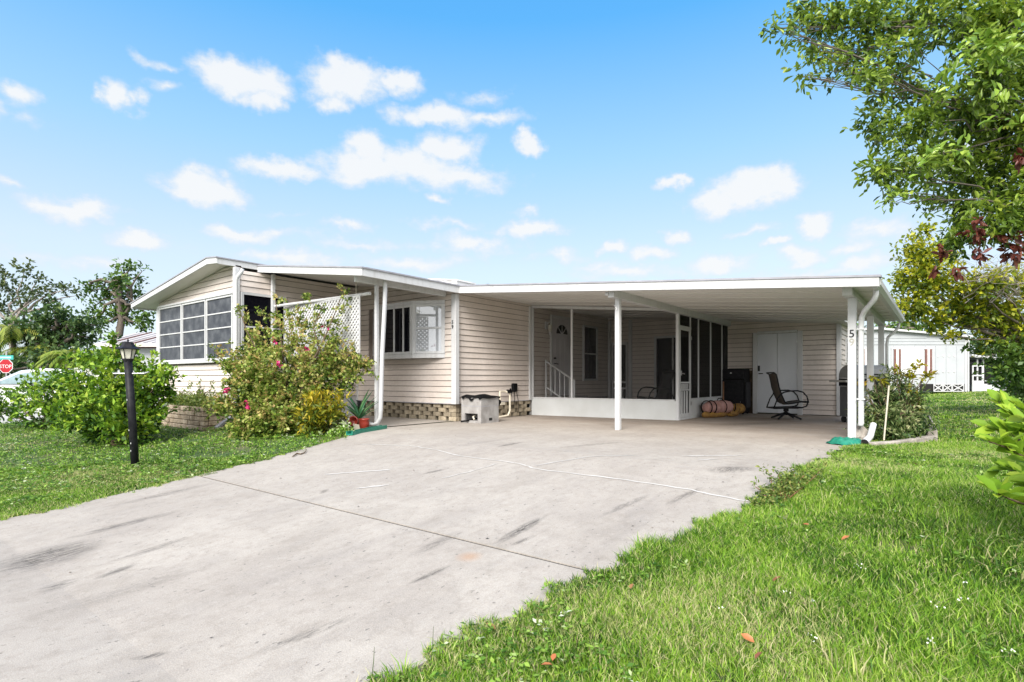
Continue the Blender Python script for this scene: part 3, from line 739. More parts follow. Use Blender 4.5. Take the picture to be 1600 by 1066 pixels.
mullion_x(-7.945, 2.62); mullion_x(-6.90, 2.54)
trim('corner_mullion', XB - .05, XB + .015, YB - .014, YB + .07, .0, 2.265)
front_bar('header_rail', -7.97, -4.50, ctop(-7.97) - .16, ctop(-7.97) - .10, 0, .045, 'white', ctop(-4.5) - .16, ctop(-4.5) - .10)
front_bar('screen_panel', -7.92, -6.925, .44, 2.615, .018, .02, 'screen', None, 2.55)
front_bar('screen_panel', -6.875, XB - .07, .44, 2.545, .018, .02, 'screen', None, 2.32)
for y in (12.2, 12.72, 13.57, 14.45): trim('mullion', XB - .045, XB, y - .022, y + .022, .45, 2.264)
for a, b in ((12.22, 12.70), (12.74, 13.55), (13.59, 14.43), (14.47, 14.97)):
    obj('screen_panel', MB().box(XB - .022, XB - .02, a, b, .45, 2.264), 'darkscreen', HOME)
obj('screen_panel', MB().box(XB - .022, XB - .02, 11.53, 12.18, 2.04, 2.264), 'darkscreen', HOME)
# screen door (side of the porch)
sd = obj('screen_door', MB().box(XB - .03, XB + .01, 11.535, 11.57, .05, 1.98).box(XB - .03, XB + .01, 12.13, 12.165, .05, 1.98).box(XB - .03, XB + .01, 11.57, 12.13, 1.94, 1.98)
         .box(XB - .03, XB + .01, 11.57, 12.13, .05, .13).box(XB - .03, XB + .01, 11.57, 12.13, .79, .82).box(XB - .03, XB + .01, 11.57, 12.13, .63, .655), 'white', HOME)
obj('screen', MB().box(XB - .021, XB - .019, 11.57, 12.13, .13, 1.94), 'darkscreen', sd)
for i in range(3):
    obj('slat', MB().box(XB - .02, XB + .004, 11.66 + i*.15, 11.70 + i*.15, .13, .62), 'white', sd)
for i in range(5):
    obj('slat', MB().box(XB - .02, XB + .004, 11.66 + i*.085, 11.675 + i*.085, .66, .78), 'white', sd)
obj('handle', MB().box(XB + .01, XB + .03, 11.56, 11.59, .96, 1.06).tube([(XB + .03, 11.575, 1.0), (XB + .06, 11.60, 1.0), (XB + .06, 11.66, .99)], .011, 6), 'chrome', sd)
trim('door_frame', XB - .04, XB + .012, 11.47, 12.2, 1.985, 2.035)
trim('threshold', XB - .05, XB + .02, 11.47, 12.2, 0, .045)
for z in (1.75, .3): obj('hinge', MB().box(XB + .012, XB + .028, 12.15, 12.18, z, z + .08), 'chrome', sd)

# porch interior: entry door, lamp, window, inner screen door, sliding door, stairs rail
ed = obj('entry_door', MB().box(-7.975, -7.94, 11.92, 12.80, .45, 2.46), 'greydoor', HOME, bevel=.004)
trim('door_casing', -7.985, -7.925, 11.85, 11.918, .45, 2.54); trim('door_casing', -7.985, -7.925, 12.802, 12.87, .45, 2.54); trim('door_casing', -7.985, -7.925, 11.918, 12.802, 2.463, 2.54)
fan = MB(); c = (12.36, 2.06)
for k in range(4):
    a0, a1 = math.pi * (k + .06) / 4, math.pi * (k + .94) / 4
    poly = [(-7.938, c[0] + .06 * math.cos((a0+a1)/2), c[1] + .05 * math.sin((a0+a1)/2))] + [(-7.938, c[0] + .27 * math.cos(a0 + (a1-a0)*i/5), c[1] + .25 * math.sin(a0 + (a1-a0)*i/5)) for i in range(6)]
    fan.prism(poly, (.004, 0, 0))
obj('fan_light', fan, 'dark', ed)
for y in (12.03, 12.26, 12.49): obj('door_panel', MB().box(-7.94, -7.933, y, y + .17, 1.0, 1.92), 'greydoor', ed, bevel=.004)
for y in (12.03, 12.30, 12.53): obj('door_panel', MB().box(-7.94, -7.933, y, y + .17, .55, .85), 'greydoor', ed, bevel=.004)
obj('handle', MB().tube([(-7.94, 11.99, 1.42), (-7.89, 11.99, 1.42)], .028, 10).tube([(-7.94, 11.98, 1.28), (-7.88, 11.98, 1.28), (-7.88, 12.09, 1.27)], .014, 6), 'black', ed)
lamp = obj('wall_lamp', MB().box(-7.98, -7.95, 11.62, 11.72, 2.16, 2.34).tube([(-7.95, 11.67, 2.28), (-7.86, 11.67, 2.34), (-7.84, 11.67, 2.28)], .012, 6), 'white', HOME)
obj('lamp_shade', MB().lathe([(.025, .0), (.05, .04), (.06, .16), (.05, .18)], 8, (-7.85, 11.67, 2.08)), 'lampglass', lamp)
obj('lamp_shade', MB().lathe([(.02, -.12), (.035, -.08), (.035, 0)], 8, (-7.87, 11.70, 2.12)), 'white', lamp)
def window_y(x, y0, y1, z0, z1, rails, glass='darkglass', fw=.05, mul=()):
    fr = MB().box(x, x + .05, y0, y0 + fw, z0, z1).box(x, x + .05, y1 - fw, y1, z0, z1).box(x, x + .05, y0 + fw, y1 - fw, z0, z0 + fw).box(x, x + .05, y0 + fw, y1 - fw, z1 - fw, z1)
    w = obj('window', fr, 'white', HOME)
    for z in rails: obj('rail', MB().box(x + .005, x + .042, y0 + fw, y1 - fw, z - .016, z + .016), 'white', w)
    for y in mul: obj('mullion', MB().box(x + .005, x + .044, y - .02, y + .02, z0 + fw, z1 - fw), 'white', w)
    zs = [z0 + fw] + list(rails) + [z1 - fw]
    for a, b in zip(zs, zs[1:]): obj('pane', MB().box(x + .012, x + .02, y0 + fw, y1 - fw, a, b), glass, w)
    return w
window_y(-7.98, 13.48, 14.28, .84, 2.40, [1.60])
window_y(-11.235, 5.47, 6.44, 1.22, 2.65, [1.95], 'darkglass', .05, ())
# inner screen door and sliding door on the porch back wall
isd = obj('inner_door', MB().box(-7.86, -7.80, 15.0, 15.03, .05, 1.98).box(-7.40, -7.34, 15.0, 15.03, .05, 1.98).box(-7.80, -7.40, 15.0, 15.03, 1.90, 1.98)
          .box(-7.80, -7.40, 15.0, 15.03, .76, .82).box(-7.80, -7.40, 15.0, 15.03, .58, .63).box(-7.80, -7.40, 15.0, 15.03, .05, .12), 'white', HOME)
obj('pane', MB().box(-7.80, -7.40, 15.012, 15.016, .12, 1.90), 'dark', isd)
for i in range(3): obj('slat', MB().box(-7.75 + i*.12, -7.72 + i*.12, 15.002, 15.014, .12, .58), 'white', isd)
sl = obj('sliding_door', MB().box(-6.50, -6.44, 14.97, 15.03, .05, 2.10).box(-5.46, -5.40, 14.97, 15.03, .05, 2.10).box(-6.44, -5.46, 14.97, 15.03, 2.04, 2.10).box(-5.97, -5.93, 14.98, 15.03, .05, 2.04), 'white', HOME)
obj('pane', MB().box(-6.44, -5.97, 15.01, 15.016, .05, 2.04), 'darkglass', sl); obj('pane', MB().box(-5.93, -5.46, 15.01, 15.016, .05, 2.04), 'darkglass', sl)
# porch side towards the shed: wall behind the screens is dark
# stair with hand rail up to the entry door
obj('step', MB().box(-7.96, -7.15, 11.52, 12.95, 0, .22), 'concrete_block', HOME); obj('step', MB().box(-7.96, -7.50, 11.52, 12.95, .22, .44), 'concrete_block', HOME)
hr = obj('hand_rail', MB().tube([(-7.85, 11.48, .0), (-7.85, 11.48, 1.36)], .024, 8).tube([(-7.85, 11.48, 1.33), (-7.02, 11.48, .84)], .022, 8).tube([(-7.85, 11.48, .68), (-7.02, 11.48, .20)], .018, 8).tube([(-7.02, 11.48, .0), (-7.02, 11.48, .86)], .024, 8), 'white', HOME)
for i in range(1, 6):
    x = -7.85 + i * .138; obj('baluster', MB().tube([(x, 11.48, .68 - (x + 7.85) * .58), (x, 11.48, 1.33 - (x + 7.85) * .59)], .013, 6), 'white', hr)

# shed door
sdw = obj('shed_door', MB().box(-3.72, -3.255, 14.985, 15.03, .03, 2.02).box(-3.25, -2.80, 14.985, 15.03, .03, 2.02), 'door', HOME, bevel=.004)
obj('handle', MB().box(-3.70, -3.66, 14.96, 14.985, 1.08, 1.22).tube([(-3.68, 14.95, 1.02), (-3.64, 14.93, 1.02), (-3.58, 14.95, 1.02)], .012, 6), 'black', sdw)
trim('door_casing', -3.83, -3.722, 14.965, 15.04, 0, 2.06); trim('door_casing', -2.798, -2.69, 14.965, 15.04, 0, 2.06); trim('door_casing', -3.722, -2.798, 14.965, 15.04, 2.025, 2.09)
for z in (.3, 1.0, 1.75): obj('hinge', MB().box(-2.81, -2.785, 14.965, 14.985, z, z + .09), 'chrome', sdw)
obj('wall_base', MB().box(-4.45, -3.84, 15.03, 15.06, 0, 1.16), 'soil', HOME)
# jalousie vent on the shed side
jal = obj('louvre_window', MB().box(-1.87, -1.83, 15.60, 15.94, 1.28, 1.32).box(-1.87, -1.83, 15.60, 15.94, 1.83, 1.87).box(-1.87, -1.83, 15.60, 15.64, 1.32, 1.83).box(-1.87, -1.83, 15.90, 15.94, 1.32, 1.83), 'white', HOME)
obj('void', MB().box(-1.866, -1.858, 15.64, 15.90, 1.32, 1.83), 'dark', jal)
for i in range(5): obj('slat', MB().prism([(-1.852, 15.64, 1.36 + i*.1), (-1.80, 15.64, 1.335 + i*.1), (-1.80, 15.64, 1.341 + i*.1), (-1.852, 15.64, 1.366 + i*.1)], (0, .26, 0)), 'chrome', jal)

# sunroom windows: three frames of four vinyl panes
def sun_window(x0, x1, z0=1.29, z1=2.60):
    y = 5.395; f = .038
    fr = MB().box(x0, x0 + f, y - .05, y, z0, z1).box(x1 - f, x1, y - .05, y, z0, z1).box(x0 + f, x1 - f, y - .05, y, z0, z0 + f).box(x0 + f, x1 - f, y - .05, y, z1 - f, z1)
    w = obj('window', fr, 'white', HOME)
    n = 4; h = (z1 - z0 - 2 * f) / n
    for i in range(n):
        a = z0 + f + i * h
        obj('pane', MB().box(x0 + f, x1 - f, y - .03 + .004 * (i % 2), y - .022 + .004 * (i % 2), a, a + h), 'panevinyl', w)
        if i: obj('rail', MB().box(x0 + f, x1 - f, y - .042, y - .012, a - .012, a + .012), 'white', w)
sun_window(-15.05, -13.76); sun_window(-13.73, -12.53); sun_window(-12.50, -11.32)
trim('window_head', -15.1, -11.31, 5.325, 5.40, 2.605, 2.65); trim('window_sill', -15.1, -11.31, 5.32, 5.40, 1.23, 1.285)
trim('corner_trim', -15.24, -15.12, 5.36, 5.46, 0, 2.62)

# bay window
def bay():
    z0, z1 = 1.42, 2.47; P = [(-10.62, 8.31), (-10.0, 7.99), (-8.90, 7.99), (-8.25, 8.31)]
    w = obj('bay_window', MB().prism([(x, y, z0 - .09) for x, y in P], (0, 0, .085)).prism([(x, y, z1 + .005) for x, y in P], (0, 0, .07)), 'white', HOME)
    for i, (p, q) in enumerate(zip(P, P[1:])):
        a, b = Vector((*p, 0)), Vector((*q, 0)); d = (b - a).normalized(); n = Vector((d.y, -d.x, 0))
        if n.y > 0: n = -n
        L_ = (b - a).length
        def seg(name, s0, s1, za, zb, dd, th, mat, par):
            u, v = a + d * s0, a + d * s1
            return obj(name, MB().prism([u + n*dd + Vector((0,0,za)), v + n*dd + Vector((0,0,za)), v + n*dd + Vector((0,0,zb)), u + n*dd + Vector((0,0,zb))], -n * th), mat, par)
        seg('jamb', .0, .075, z0, z1, .012, .05, 'white', w); seg('jamb', L_ - .075, L_, z0, z1, .012, .05, 'white', w)
        seg('rail', .075, L_ - .075, z0, z0 + .05, .008, .04, 'white', w); seg('rail', .075, L_ - .075, z1 - .05, z1, .008, .04, 'white', w)
        if i == 1:
            seg('pane', .075, L_ - .075, z0 + .05, z1 - .05, -.02, .006, 'darkglass', w)
            for s in (.50, .80): seg('mullion', s - .018, s + .018, z0 + .05, z1 - .05, .004, .02, 'white', w)
        else:
            zm = (z0 + z1) / 2 + .02
            seg('pane', .075, L_ - .075, z0 + .05, zm - .02, -.022, .006, 'skyglass', w); seg('pane', .075, L_ - .075, zm + .02, z1 - .05, -.014, .006, 'skyglass', w)
            seg('rail', .075, L_ - .075, zm - .02, zm + .02, .0, .03, 'white', w)
bay()

# downspouts
def spout(pts, w=.075, name='downspout'):
    b = MB().tube(pts, w / 2, 10, flat=.8); return obj(name, b, 'white', HOME, smooth=True)
spout([at(379, 420, 11.0), at(377, 426, 11.0), at(371, 433, 11.0), at(369, 439, 11.0), at(369, 632, 11.0), at(367, 645, 10.95), at(360, 656, 10.7)])
spout([at(602, 436, 10.0), at(602, 447, 10.0), at(601, 480, 10.0), at(597, 560, 10.0), at(595, 640, 10.0), at(594, 653, 10.0), at(590, 661, 10.0), at(584, 664, 10.02), at(566, 658, 10.3)], .085)
spout([(-.68, 8.60, 2.06), (-.68, 8.60, 1.98), (-.70, 8.62, 1.92), (-.82, 8.78, 1.80), (-.86, 8.84, 1.72), (-.87, 8.86, 1.6), (-.87, 8.86, .28), (-.88, 8.85, .24)], .085)
spout([(-.70, 13.75, 2.02), (-.70, 13.75, 1.94), (-.76, 13.75, 1.86), (-.88, 13.76, 1.74), (-.90, 13.76, 1.6), (-.90, 13.76, .3)], .07)
for z in (1.55, .6): obj('strap', MB().box(-.92, -.82, 8.81, 8.82, z, z + .018), 'white', HOME)

# hanging rail and lattice over the patio bed
rail = obj('lattice_rail', MB().tube([(-11.15, 6.16, 2.42), (-8.22, 6.36, 2.44)], .03, 10), 'white', HOME)
def lattice(y0=6.26, x0=-10.95, x1=-8.42, z0=1.36, z1=2.39):
    mb = MB(); st = .096; w = .036; H_ = z1 - z0; k = 0
    for sgn, dy in ((1, 0), (-1, .008)):
        c = -H_ if sgn > 0 else 0
        lo, hi = (x0 - H_, x1) if sgn > 0 else (x0, x1 + H_)
        s = lo
        while s < hi:
            # line x = s + sgn*(z-z0)
            za, zb = z0, z1
            if sgn > 0: za = max(z0, z0 + (x0 - s)); zb = min(z1, z0 + (x1 - s))
            else: za = max(z0, z0 + (s - x1)); zb = min(z1, z0 + (s - x0))
            if zb - za > .02:
                a = Vector((s + sgn*(za - z0), y0 + dy, za)); b = Vector((s + sgn*(zb - z0), y0 + dy, zb))
                off = Vector((w/2*.7071, 0, -sgn*w/2*.7071)); 
                mb.prism([a - off, a + off, b + off, b - off], (0, .006, 0))
            s += st
    mb.box(x0 - .02, x1 + .02, y0 - .004, y0 + .018, z1, z1 + .02).box(x1, x1 + .025, y0 - .004, y0 + .018, z0, z1)
    return obj('lattice_panel', mb, 'white', rail, kind='stuff')
lattice()
obj('hanging_wire', MB().tube([(-8.62, 6.35, 2.44), (-8.62, 6.35, 2.80)], .006, 5), 'cream', HOME)

# house numbers
n5 = text_mesh('house_number', '5', .11, 'black'); n9 = text_mesh('house_number', '9', .11, 'black')
def number(me, loc, rz, s=1, parent=None):
    piece('house_number', me, parent or HOME, loc, (0, 0, rz), (s, s, s))
number(n5, (-7.985, 8.262, 2.055), 0); number(n9, (-7.985, 8.262, 1.955), 0)
n5b = text_mesh('house_number', '5', .15, 'black')
M['faded'] = MAT('faded_number', (.40, .39, .34), .6)
n9b = text_mesh('house_number', '9', .14, 'faded')
number(n5b, (-.98, 8.866, 1.50), 0, 1, p_num); number(n9b, (-.98, 8.866, 1.385), 0, 1, p_num)

# outlet box with hanging cords on the carport wall
ob = obj('outlet_box', MB().box(-7.975, -7.90, 10.22, 10.38, .58, .78), 'blackplastic', HOME, bevel=.02)
obj('cord', MB().tube([(-7.92, 10.27, .6), (-7.90, 10.26, .4), (-7.91, 10.22, .2)], .008, 5).tube([(-7.92, 10.35, .6), (-7.89, 10.37, .42), (-7.88, 10.40, .25), (-7.93, 10.42, .08)], .007, 5).tube([(-7.92, 10.20, .62), (-7.90, 10.12, .50)], .012, 5), 'blackplastic', ob)
# water valves and pipe on the wall behind the grey pump box
vp = obj('water_pipe', MB().tube([(-7.80, 9.95, .55), (-7.80, 9.95, .16), (-7.82, 9.90, .05), (-7.84, 9.60, .03)], .022, 8).box(-7.90, -7.80, 9.62, 9.78, .30, .36).tube([(-7.86, 9.66, .32), (-7.86, 9.66, .60), (-7.86, 9.84, .60), (-7.80, 9.95, .56)], .024, 8), 'cream', HOME)
obj('valve', MB().box(-7.84, -7.76, 9.88, 9.99, .56, .64).tube([(-7.80, 9.94, .6), (-7.74, 9.90, .66)], .02, 6), 'blackplastic', vp)

obj('side_wall', MB().box(-15.2, -15.12, 5.53, 16, 0, 2.62), 'siding', HOME)
obj('rear_wall', MB().box(-15.1, -1.95, 18.9, 19.0, 0, 2.2), 'siding', HOME)

obj('corner_filler', MB().box(-8.12, -7.96, 15.005, 15.2, 0, 2.70), 'siding', HOME)
# ------------------------------------------------------------------ things by the house
# grey pump box in front of the house corner
PB = thing('pump_box', 'grey block pump box with black tarp lid beside the house corner', 'pump box', (-7.58, 8.8, 0))
x0, x1, y0, y1 = -7.72, -7.19, 8.25, 8.80
obj('body', MB().box(x0, x0 + .09, y0, y0 + .05, 0, .50).box(x1 - .09, x1, y0, y0 + .05, 0, .50).box(x0 + .09, x1 - .09, y0, y0 + .05, .19, .50).box(x0 + .09, x1 - .09, y0, y0 + .05, 0, .05)
    .box(x1 - .05, x1, y0 + .05, y1, 0, .50).box(x0, x0 + .05, y0 + .05, y1, 0, .50).box(x0 + .05, x1 - .05, y1 - .05, y1, 0, .50).box(x0 + .05, x1 - .05, y0 + .25, y0 + .26, 0.002, .5), 'concrete_block', PB)
obj('joint', MB().box(x0 - .002, x1 + .002, y0 - .002, y0 + .01, .335, .343).box(x1 - .008, x1 + .002, y0 + .012, y1, .335, .343), 'edge', PB)
obj('vent_hole', MB().box(x1 - .01, x1 + .003, y0 + .24, y0 + .34, .045, .10), 'dark', PB)
obj('void', MB().box(x0 + .06, x1 - .06, y0 + .051, y0 + .24, .006, .02), 'dark', PB)
def lid(u, v):
    x = x0 - .03 + (x1 - x0 + .06) * u; y = y0 - .03 + (y1 - y0 + .06) * v
    e = min(u, 1 - u, v, 1 - v)
    return (x, y, .505 + .055 * min(1, e * 6) + .015 * math.sin(9 * u + 5 * v) - (.05 if e < .01 and (int(u * 8) % 3 == 1) else 0))
obj('tarp_lid', MB().grid(lid, 12, 14), 'blackplastic', PB, smooth=True)
obj('hose_end', MB().tube([(-7.44, 8.36, .15), (-7.42, 8.27, .12), (-7.38, 8.26, .07)], .018, 8), 'cream', PB)
obj('dark_pipe', MB().tube([(-7.42, 8.42, .09), (-7.54, 8.20, .04), (-7.62, 8.12, .03)], .018, 8), 'blackplastic', PB)
obj('wrapped_valve', MB().tube([(-7.24, 8.74, .46), (-7.28, 8.88, .40), (-7.40, 9.0, .34)], [.05, .075, .04], 8), 'blackplastic', PB)

# tall black cabinet in front of the shed wall
CB = thing('metal_cabinet', 'tall matt black metal cabinet standing between porch screens and shed door', 'cabinet', (-4.12, 14.72, 0))
obj('body', MB().box(-4.46, -3.90, 14.46, 14.96, .03, 1.14), 'blackplastic', CB, bevel=.012)
obj('door', MB().box(-4.44, -3.92, 14.435, 14.458, .08, .86), 'black', CB, bevel=.006)
obj('top_panel', MB().box(-4.45, -3.91, 14.44, 14.458, .89, 1.12), 'black', CB, bevel=.006)
obj('knob', MB().lathe([(.001, 0), (.022, .002), (.022, .02), (.001, .03)], 10, (-4.21, 14.41, 1.02)), 'signwhite', CB, smooth=True)
obj('knob', MB().lathe([(.001, 0), (.012, .002), (.001, .015)], 8, (-4.36, 14.42, .30)), 'chrome', CB); obj('knob', MB().lathe([(.001, 0), (.012, .002), (.001, .015)], 8, (-3.98, 14.42, .30)), 'chrome', CB)
obj('side_shelf', MB().box(-3.895, -3.86, 14.5, 14.9, .16, .80), 'black', CB)
for x in (-4.42, -3.96):
    for y in (14.5, 14.9): obj('foot', MB().box(x, x + .04, y - .02, y + .02, 0, .03), 'black', CB)
WP = thing('wooden_handle', 'brown wooden tool handle leaning beside the black cabinet', 'tool', (-4.33, 14.30, 0))
obj('shaft', MB().tube([(-4.36, 14.28, .02), (-4.37, 14.33, .82)], .022, 8), 'wood', WP, smooth=True); obj('head', MB().box(-4.41, -4.30, 14.25, 14.30, 0, .06), 'black', WP)

# strapped pink bundle on the slab
BU = thing('strapped_bundle', 'pink rolled bundle with black straps lying by the porch knee wall', 'bundle', (-4.1, 12.9, 0))
def roll(c, d, L_, rr, mat, name, sag=.0, seed=1):
    r = random.Random(seed); pts = []; rad = []
    n = 12
    for i in range(n + 1):
        t = i / n; pts.append(Vector(c) + Vector(d) * (t - .5) * L_ + Vector((r.uniform(-.012, .012), r.uniform(-.012, .012), -sag * abs(t - .5)))); rad.append(rr * (1 - .45 * abs(2 * t - 1) ** 6) * r.uniform(.94, 1.06))
    return obj(name, MB().tube(pts, rad, 14), mat, BU, smooth=True)
dv = Vector((.34, .94, 0)).normalized(); cb = Vector((-4.10, 13.05, .235))
roll(cb, dv, .92, .15, 'pink', 'roll', .02, 3)
roll(cb + dv * .66 + Vector((.03, 0, -.05)), dv, .40, .12, 'ochre', 'roll', .03, 4)
roll(cb + Vector((0, -.08, -.165)) - dv * .1, dv, .80, .075, 'ochre', 'pad', 0, 5)
roll(cb + dv * .45 + Vector((.05, 0, -.16)), dv, .34, .075, 'ochre', 'pad', 0, 6)
def ring(c, d, rr, w):
    d = Vector(d); x = d.cross(Vector((0, 0, 1))).normalized(); y = Vector((0, 0, 1)); mb = MB(); n = 18
    return obj('strap', mb.tube([Vector(c) + x * rr * math.cos(2*math.pi*i/n) + y * rr * math.sin(2*math.pi*i/n) for i in range(n + 1)], w, 6), 'blackplastic', BU)
for k in (-.40, -.24, .12, .44): ring(cb + dv * k, dv, .152, .012)
obj('handle', MB().tube([cb + dv * -.02 + Vector((0, 0, .15)), cb + dv * .02 + Vector((0, -.02, .20)), cb + dv * .14 + Vector((0, -.02, .19)), cb + dv * .2 + Vector((0, 0, .14))], .012, 6), 'blackplastic', BU)

# sling chairs
def chair(name, label, loc, rotz, sling, frame, group, swivel=True):
    t = thing(name, label, 'chair', loc, rotz, group)
    prof = [(-.33, 1.02), (-.28, .985), (-.25, .86), (-.22, .70), (-.16, .52), (-.10, .385), (-.04, .345), (.07, .36), (.19, .385), (.31, .40), (.38, .385)]
    w = .22
    mb = MB(); n = len(prof)
    for s in (-1, -.5, 0, .5, 1):
        for (x, z) in prof: mb.v.append((x, s * w, z - (.022 * (1 - s * s))))
    for j in range(4):
        for i in range(n - 1): mb.f.append((j*n+i, j*n+i+1, (j+1)*n+i+1, (j+1)*n+i))
    o = obj('sling', mb, sling, t, smooth=True, local=True)
    sm = o.modifiers.new('thick', 'SOLIDIFY'); sm.thickness = .008
    for s in (-1, 1):
        obj('side_rail', MB().tube([(x, s * (w + .015), z) for x, z in prof], .016, 8), frame, t, smooth=True, local=True)
        arm = [(-.19, s*(w+.04), .56), (-.12, s*(w+.06), .60), (.0, s*(w+.07), .625), (.14, s*(w+.07), .63), (.25, s*(w+.065), .60), (.33, s*(w+.06), .51), (.36, s*(w+.05), .40), (.33, s*(w+.04), .30), (.24, s*(w+.03), .265), (0, s*(w+.02), .255), (-.33, s*(w+.02), .245)]
        obj('arm', MB().tube(arm, .016, 8), frame, t, smooth=True, local=True)
        obj('brace', MB().tube([(-.33, s*(w+.02), .245), (-.26, s*(w+.02), .44), (-.18, s*(w+.02), .56)], .014, 8), frame, t, smooth=True, local=True)
    obj('cross_bar', MB().tube([(-.33, -w-.02, .245), (-.33, w+.02, .245)], .014, 8).tube([(.26, -w-.03, .265), (.26, w+.03, .265)], .014, 8).tube([(.38, -w-.02, .385), (.38, w+.02, .385)], .014, 8).tube([(-.33, -w-.02, 1.02), (-.33, w+.02, 1.02)], .014, 8), frame, t, local=True)
    if swivel:
        obj('pedestal', MB().box(-.18, .20, -.16, .16, .235, .26).tube([(0, 0, .24), (0, 0, .17)], .055, 12).tube([(0, 0, .17), (0, 0, .09)], .035, 12), frame, t, local=True)
        for k in range(4):
            a = math.pi / 4 + k * math.pi / 2; c_, s_ = math.cos(a), math.sin(a)
            obj('leg', MB().tube([(c_*.03, s_*.03, .13), (c_*.16, s_*.16, .085), (c_*.33, s_*.33, .018)], [.026, .024, .018], 8), frame, t, smooth=True, local=True)
    else:
        for sx in (-.36, .30):
            for s in (-1, 1): obj('leg', MB().tube([(sx, s*(w+.02), .26), (sx, s*(w+.02), .0)], .016, 8), frame, t, local=True)
    return t
chair('swivel_chair', 'brown sling swivel chair alone on the carport slab by shed door', (-2.71, 13.3, 0), YAW - R(8), 'sling', 'black', 'sling patio chairs')
chair('porch_chair', 'black high-back sling chair behind the porch screen', (-5.22, 12.2, .06), YAW + R(195), 'slingblack', 'black', 'sling patio chairs', False)

# gas grill beside the shed
GR = thing('gas_grill', 'gas grill with grey dome lid on cart behind carport post', 'grill', (-1.24, 13.1, 0), YAW + R(4))
def arc(u, v):
    a = math.pi * u; return (-.34 + .68 * v, -.27 * math.cos(a), .90 + .26 * math.sin(a) ** .8)
lidm = MB().grid(arc, 14, 4)
for s in (0, 4): lidm.f.append(tuple(s * 15 + i for i in range(15)))
obj('lid', lidm, MAT('grill_steel', (.30, .30, .30), .4), GR, local=True)
obj('handle', MB().tube([(-.28, -.30, .98), (-.28, -.34, .97), (.28, -.34, .97), (.28, -.30, .98)], .014, 8), 'black', GR, local=True)
obj('firebox', MB().box(-.34, .34, -.27, .27, .74, .895), 'black', GR, local=True)
obj('side_shelf', MB().box(-.56, -.35, -.25, .25, .82, .86), 'pad', GR, local=True); obj('side_shelf', MB().box(.35, .68, -.25, .25, .82, .86), 'pad', GR, local=True)
obj('cart', MB().box(-.33, .33, -.25, .25, .12, .735), MAT('grill_cart', (.12, .125, .13), .5), GR, local=True)
for x in (-.28, .28):
    obj('door', MB().box(x - .25 if x > 0 else x - .04, x + .04 if x > 0 else x + .25, -.262, -.252, .16, .70), MAT('grill_door', (.22, .225, .235), .4), GR, local=True)
    for y in (-.2, .2): obj('wheel', MB().tube([(x - .02, y, .06), (x + .02, y, .06)], .06, 14), 'rubber', GR, local=True)

# lamp post on the left lawn, leaning a little
LP = thing('lamp_post', 'black post lamp with glazed lantern leaning slightly on the lawn', 'lamp post', (*pg(212, 728)[:2], pg(212, 728).z - .02))
b0 = org(LP); bt = at(200, 562, 7.22); 
obj('post', MB().tube([b0 - Vector((0,0,.1)), b0.lerp(bt, .5), bt], .047, 16), 'black', LP, smooth=True)
def lant(prof, mat, name, n=6, ph=0.2):
    mb = MB(); m = len(prof)
    for (r, z) in prof:
        for k in range(n):
            a = 2 * math.pi * k / n + ph; mb.v.append((bt.x + r * math.cos(a), bt.y + r * math.sin(a), bt.z + z))
    for i in range(m - 1):
        for k in range(n): mb.f.append((i*n+k, i*n+(k+1)%n, (i+1)*n+(k+1)%n, (i+1)*n+k))
    mb.f += [tuple(range(n))[::-1], tuple(range((m-1)*n, m*n))]
    return obj(name, mb, mat, LP)
lant([(.052, -.03), (.062, .0), (.062, .012)], 'black', 'collar')
lant([(.060, .012), (.088, .132)], 'lampglass', 'pane')
lant([(.12, .132), (.135, .136), (.135, .142), (.095, .165), (.075, .19), (.062, .215), (.060, .228), (.02, .232)], 'black', 'cap')
lant([(.008, .23), (.012, .25), (.004, .27)], 'black', 'finial')
for k in range(6):
    a = 2 * math.pi * k / 6 + .2
    obj('rib', MB().tube([(bt.x + .062 * math.cos(a), bt.y + .062 * math.sin(a), bt.z + .01), (bt.x + .091 * math.cos(a), bt.y + .091 * math.sin(a), bt.z + .134)], .006, 5), 'black', LP)
cbm = b0.lerp(bt, .87); rr_ = Vector((CN, SN, 0))
obj('cross_bar', MB().tube([cbm - rr_ * .20, cbm, cbm + rr_ * .20, cbm + rr_ * .26 + Vector((0, 0, .02))], .011, 8), 'chrome', LP)
for t_, a in ((.15, -1.3), (.22, -1.1), (.34, -1.5), (.62, -1.4)):
    c = b0.lerp(bt, t_); obj('paint_chip', MB().box(c.x + .044*math.cos(a) - .004, c.x + .044*math.cos(a) + .006, c.y + .046*math.sin(a) - .004, c.y + .046*math.sin(a), c.z, c.z + .02), 'signwhite', LP)

# stone planter against the sunroom wall
PL = thing('stone_planter', 'low planter of pale split stones against the sunroom wall', 'planter', (-12.0, 5.0, -.1))
PX0, PX1, PY0, PY1 = -13.0, -11.0, 4.66, 5.30
obj('core', MB().box(PX0 + .04, PX1 - .04, PY0 + .04, PY1, -.14, .335), 'soil', PL)
for row in range(5):
    z0 = -.10 + row * .09; 
    x = PX1 - (.0 if row % 2 else .0); first = True
    while x > PX0 + .02:
        L_ = random.uniform(.22, .40) if not (first and row % 2) else .16
        first = False; xa = max(PX0, x - L_); j = random.uniform(-.012, .012)
        obj('stone', MB().box(xa + .005, x - .005, PY0 + j, PY0 + .09, z0 + .004, z0 + .084 + random.uniform(-.003, .003)), 'stone', PL, bevel=.008); x = xa
    y = PY0 + .095
    while y < PY1 - .02:
        L_ = random.uniform(.20, .34); yb = min(PY1, y + L_); j = random.uniform(-.012, .012)
        obj('stone', MB().box(PX1 - .09, PX1 + j, y + .005, yb - .005, z0 + .004, z0 + .084), 'stone', PL, bevel=.008); y = yb

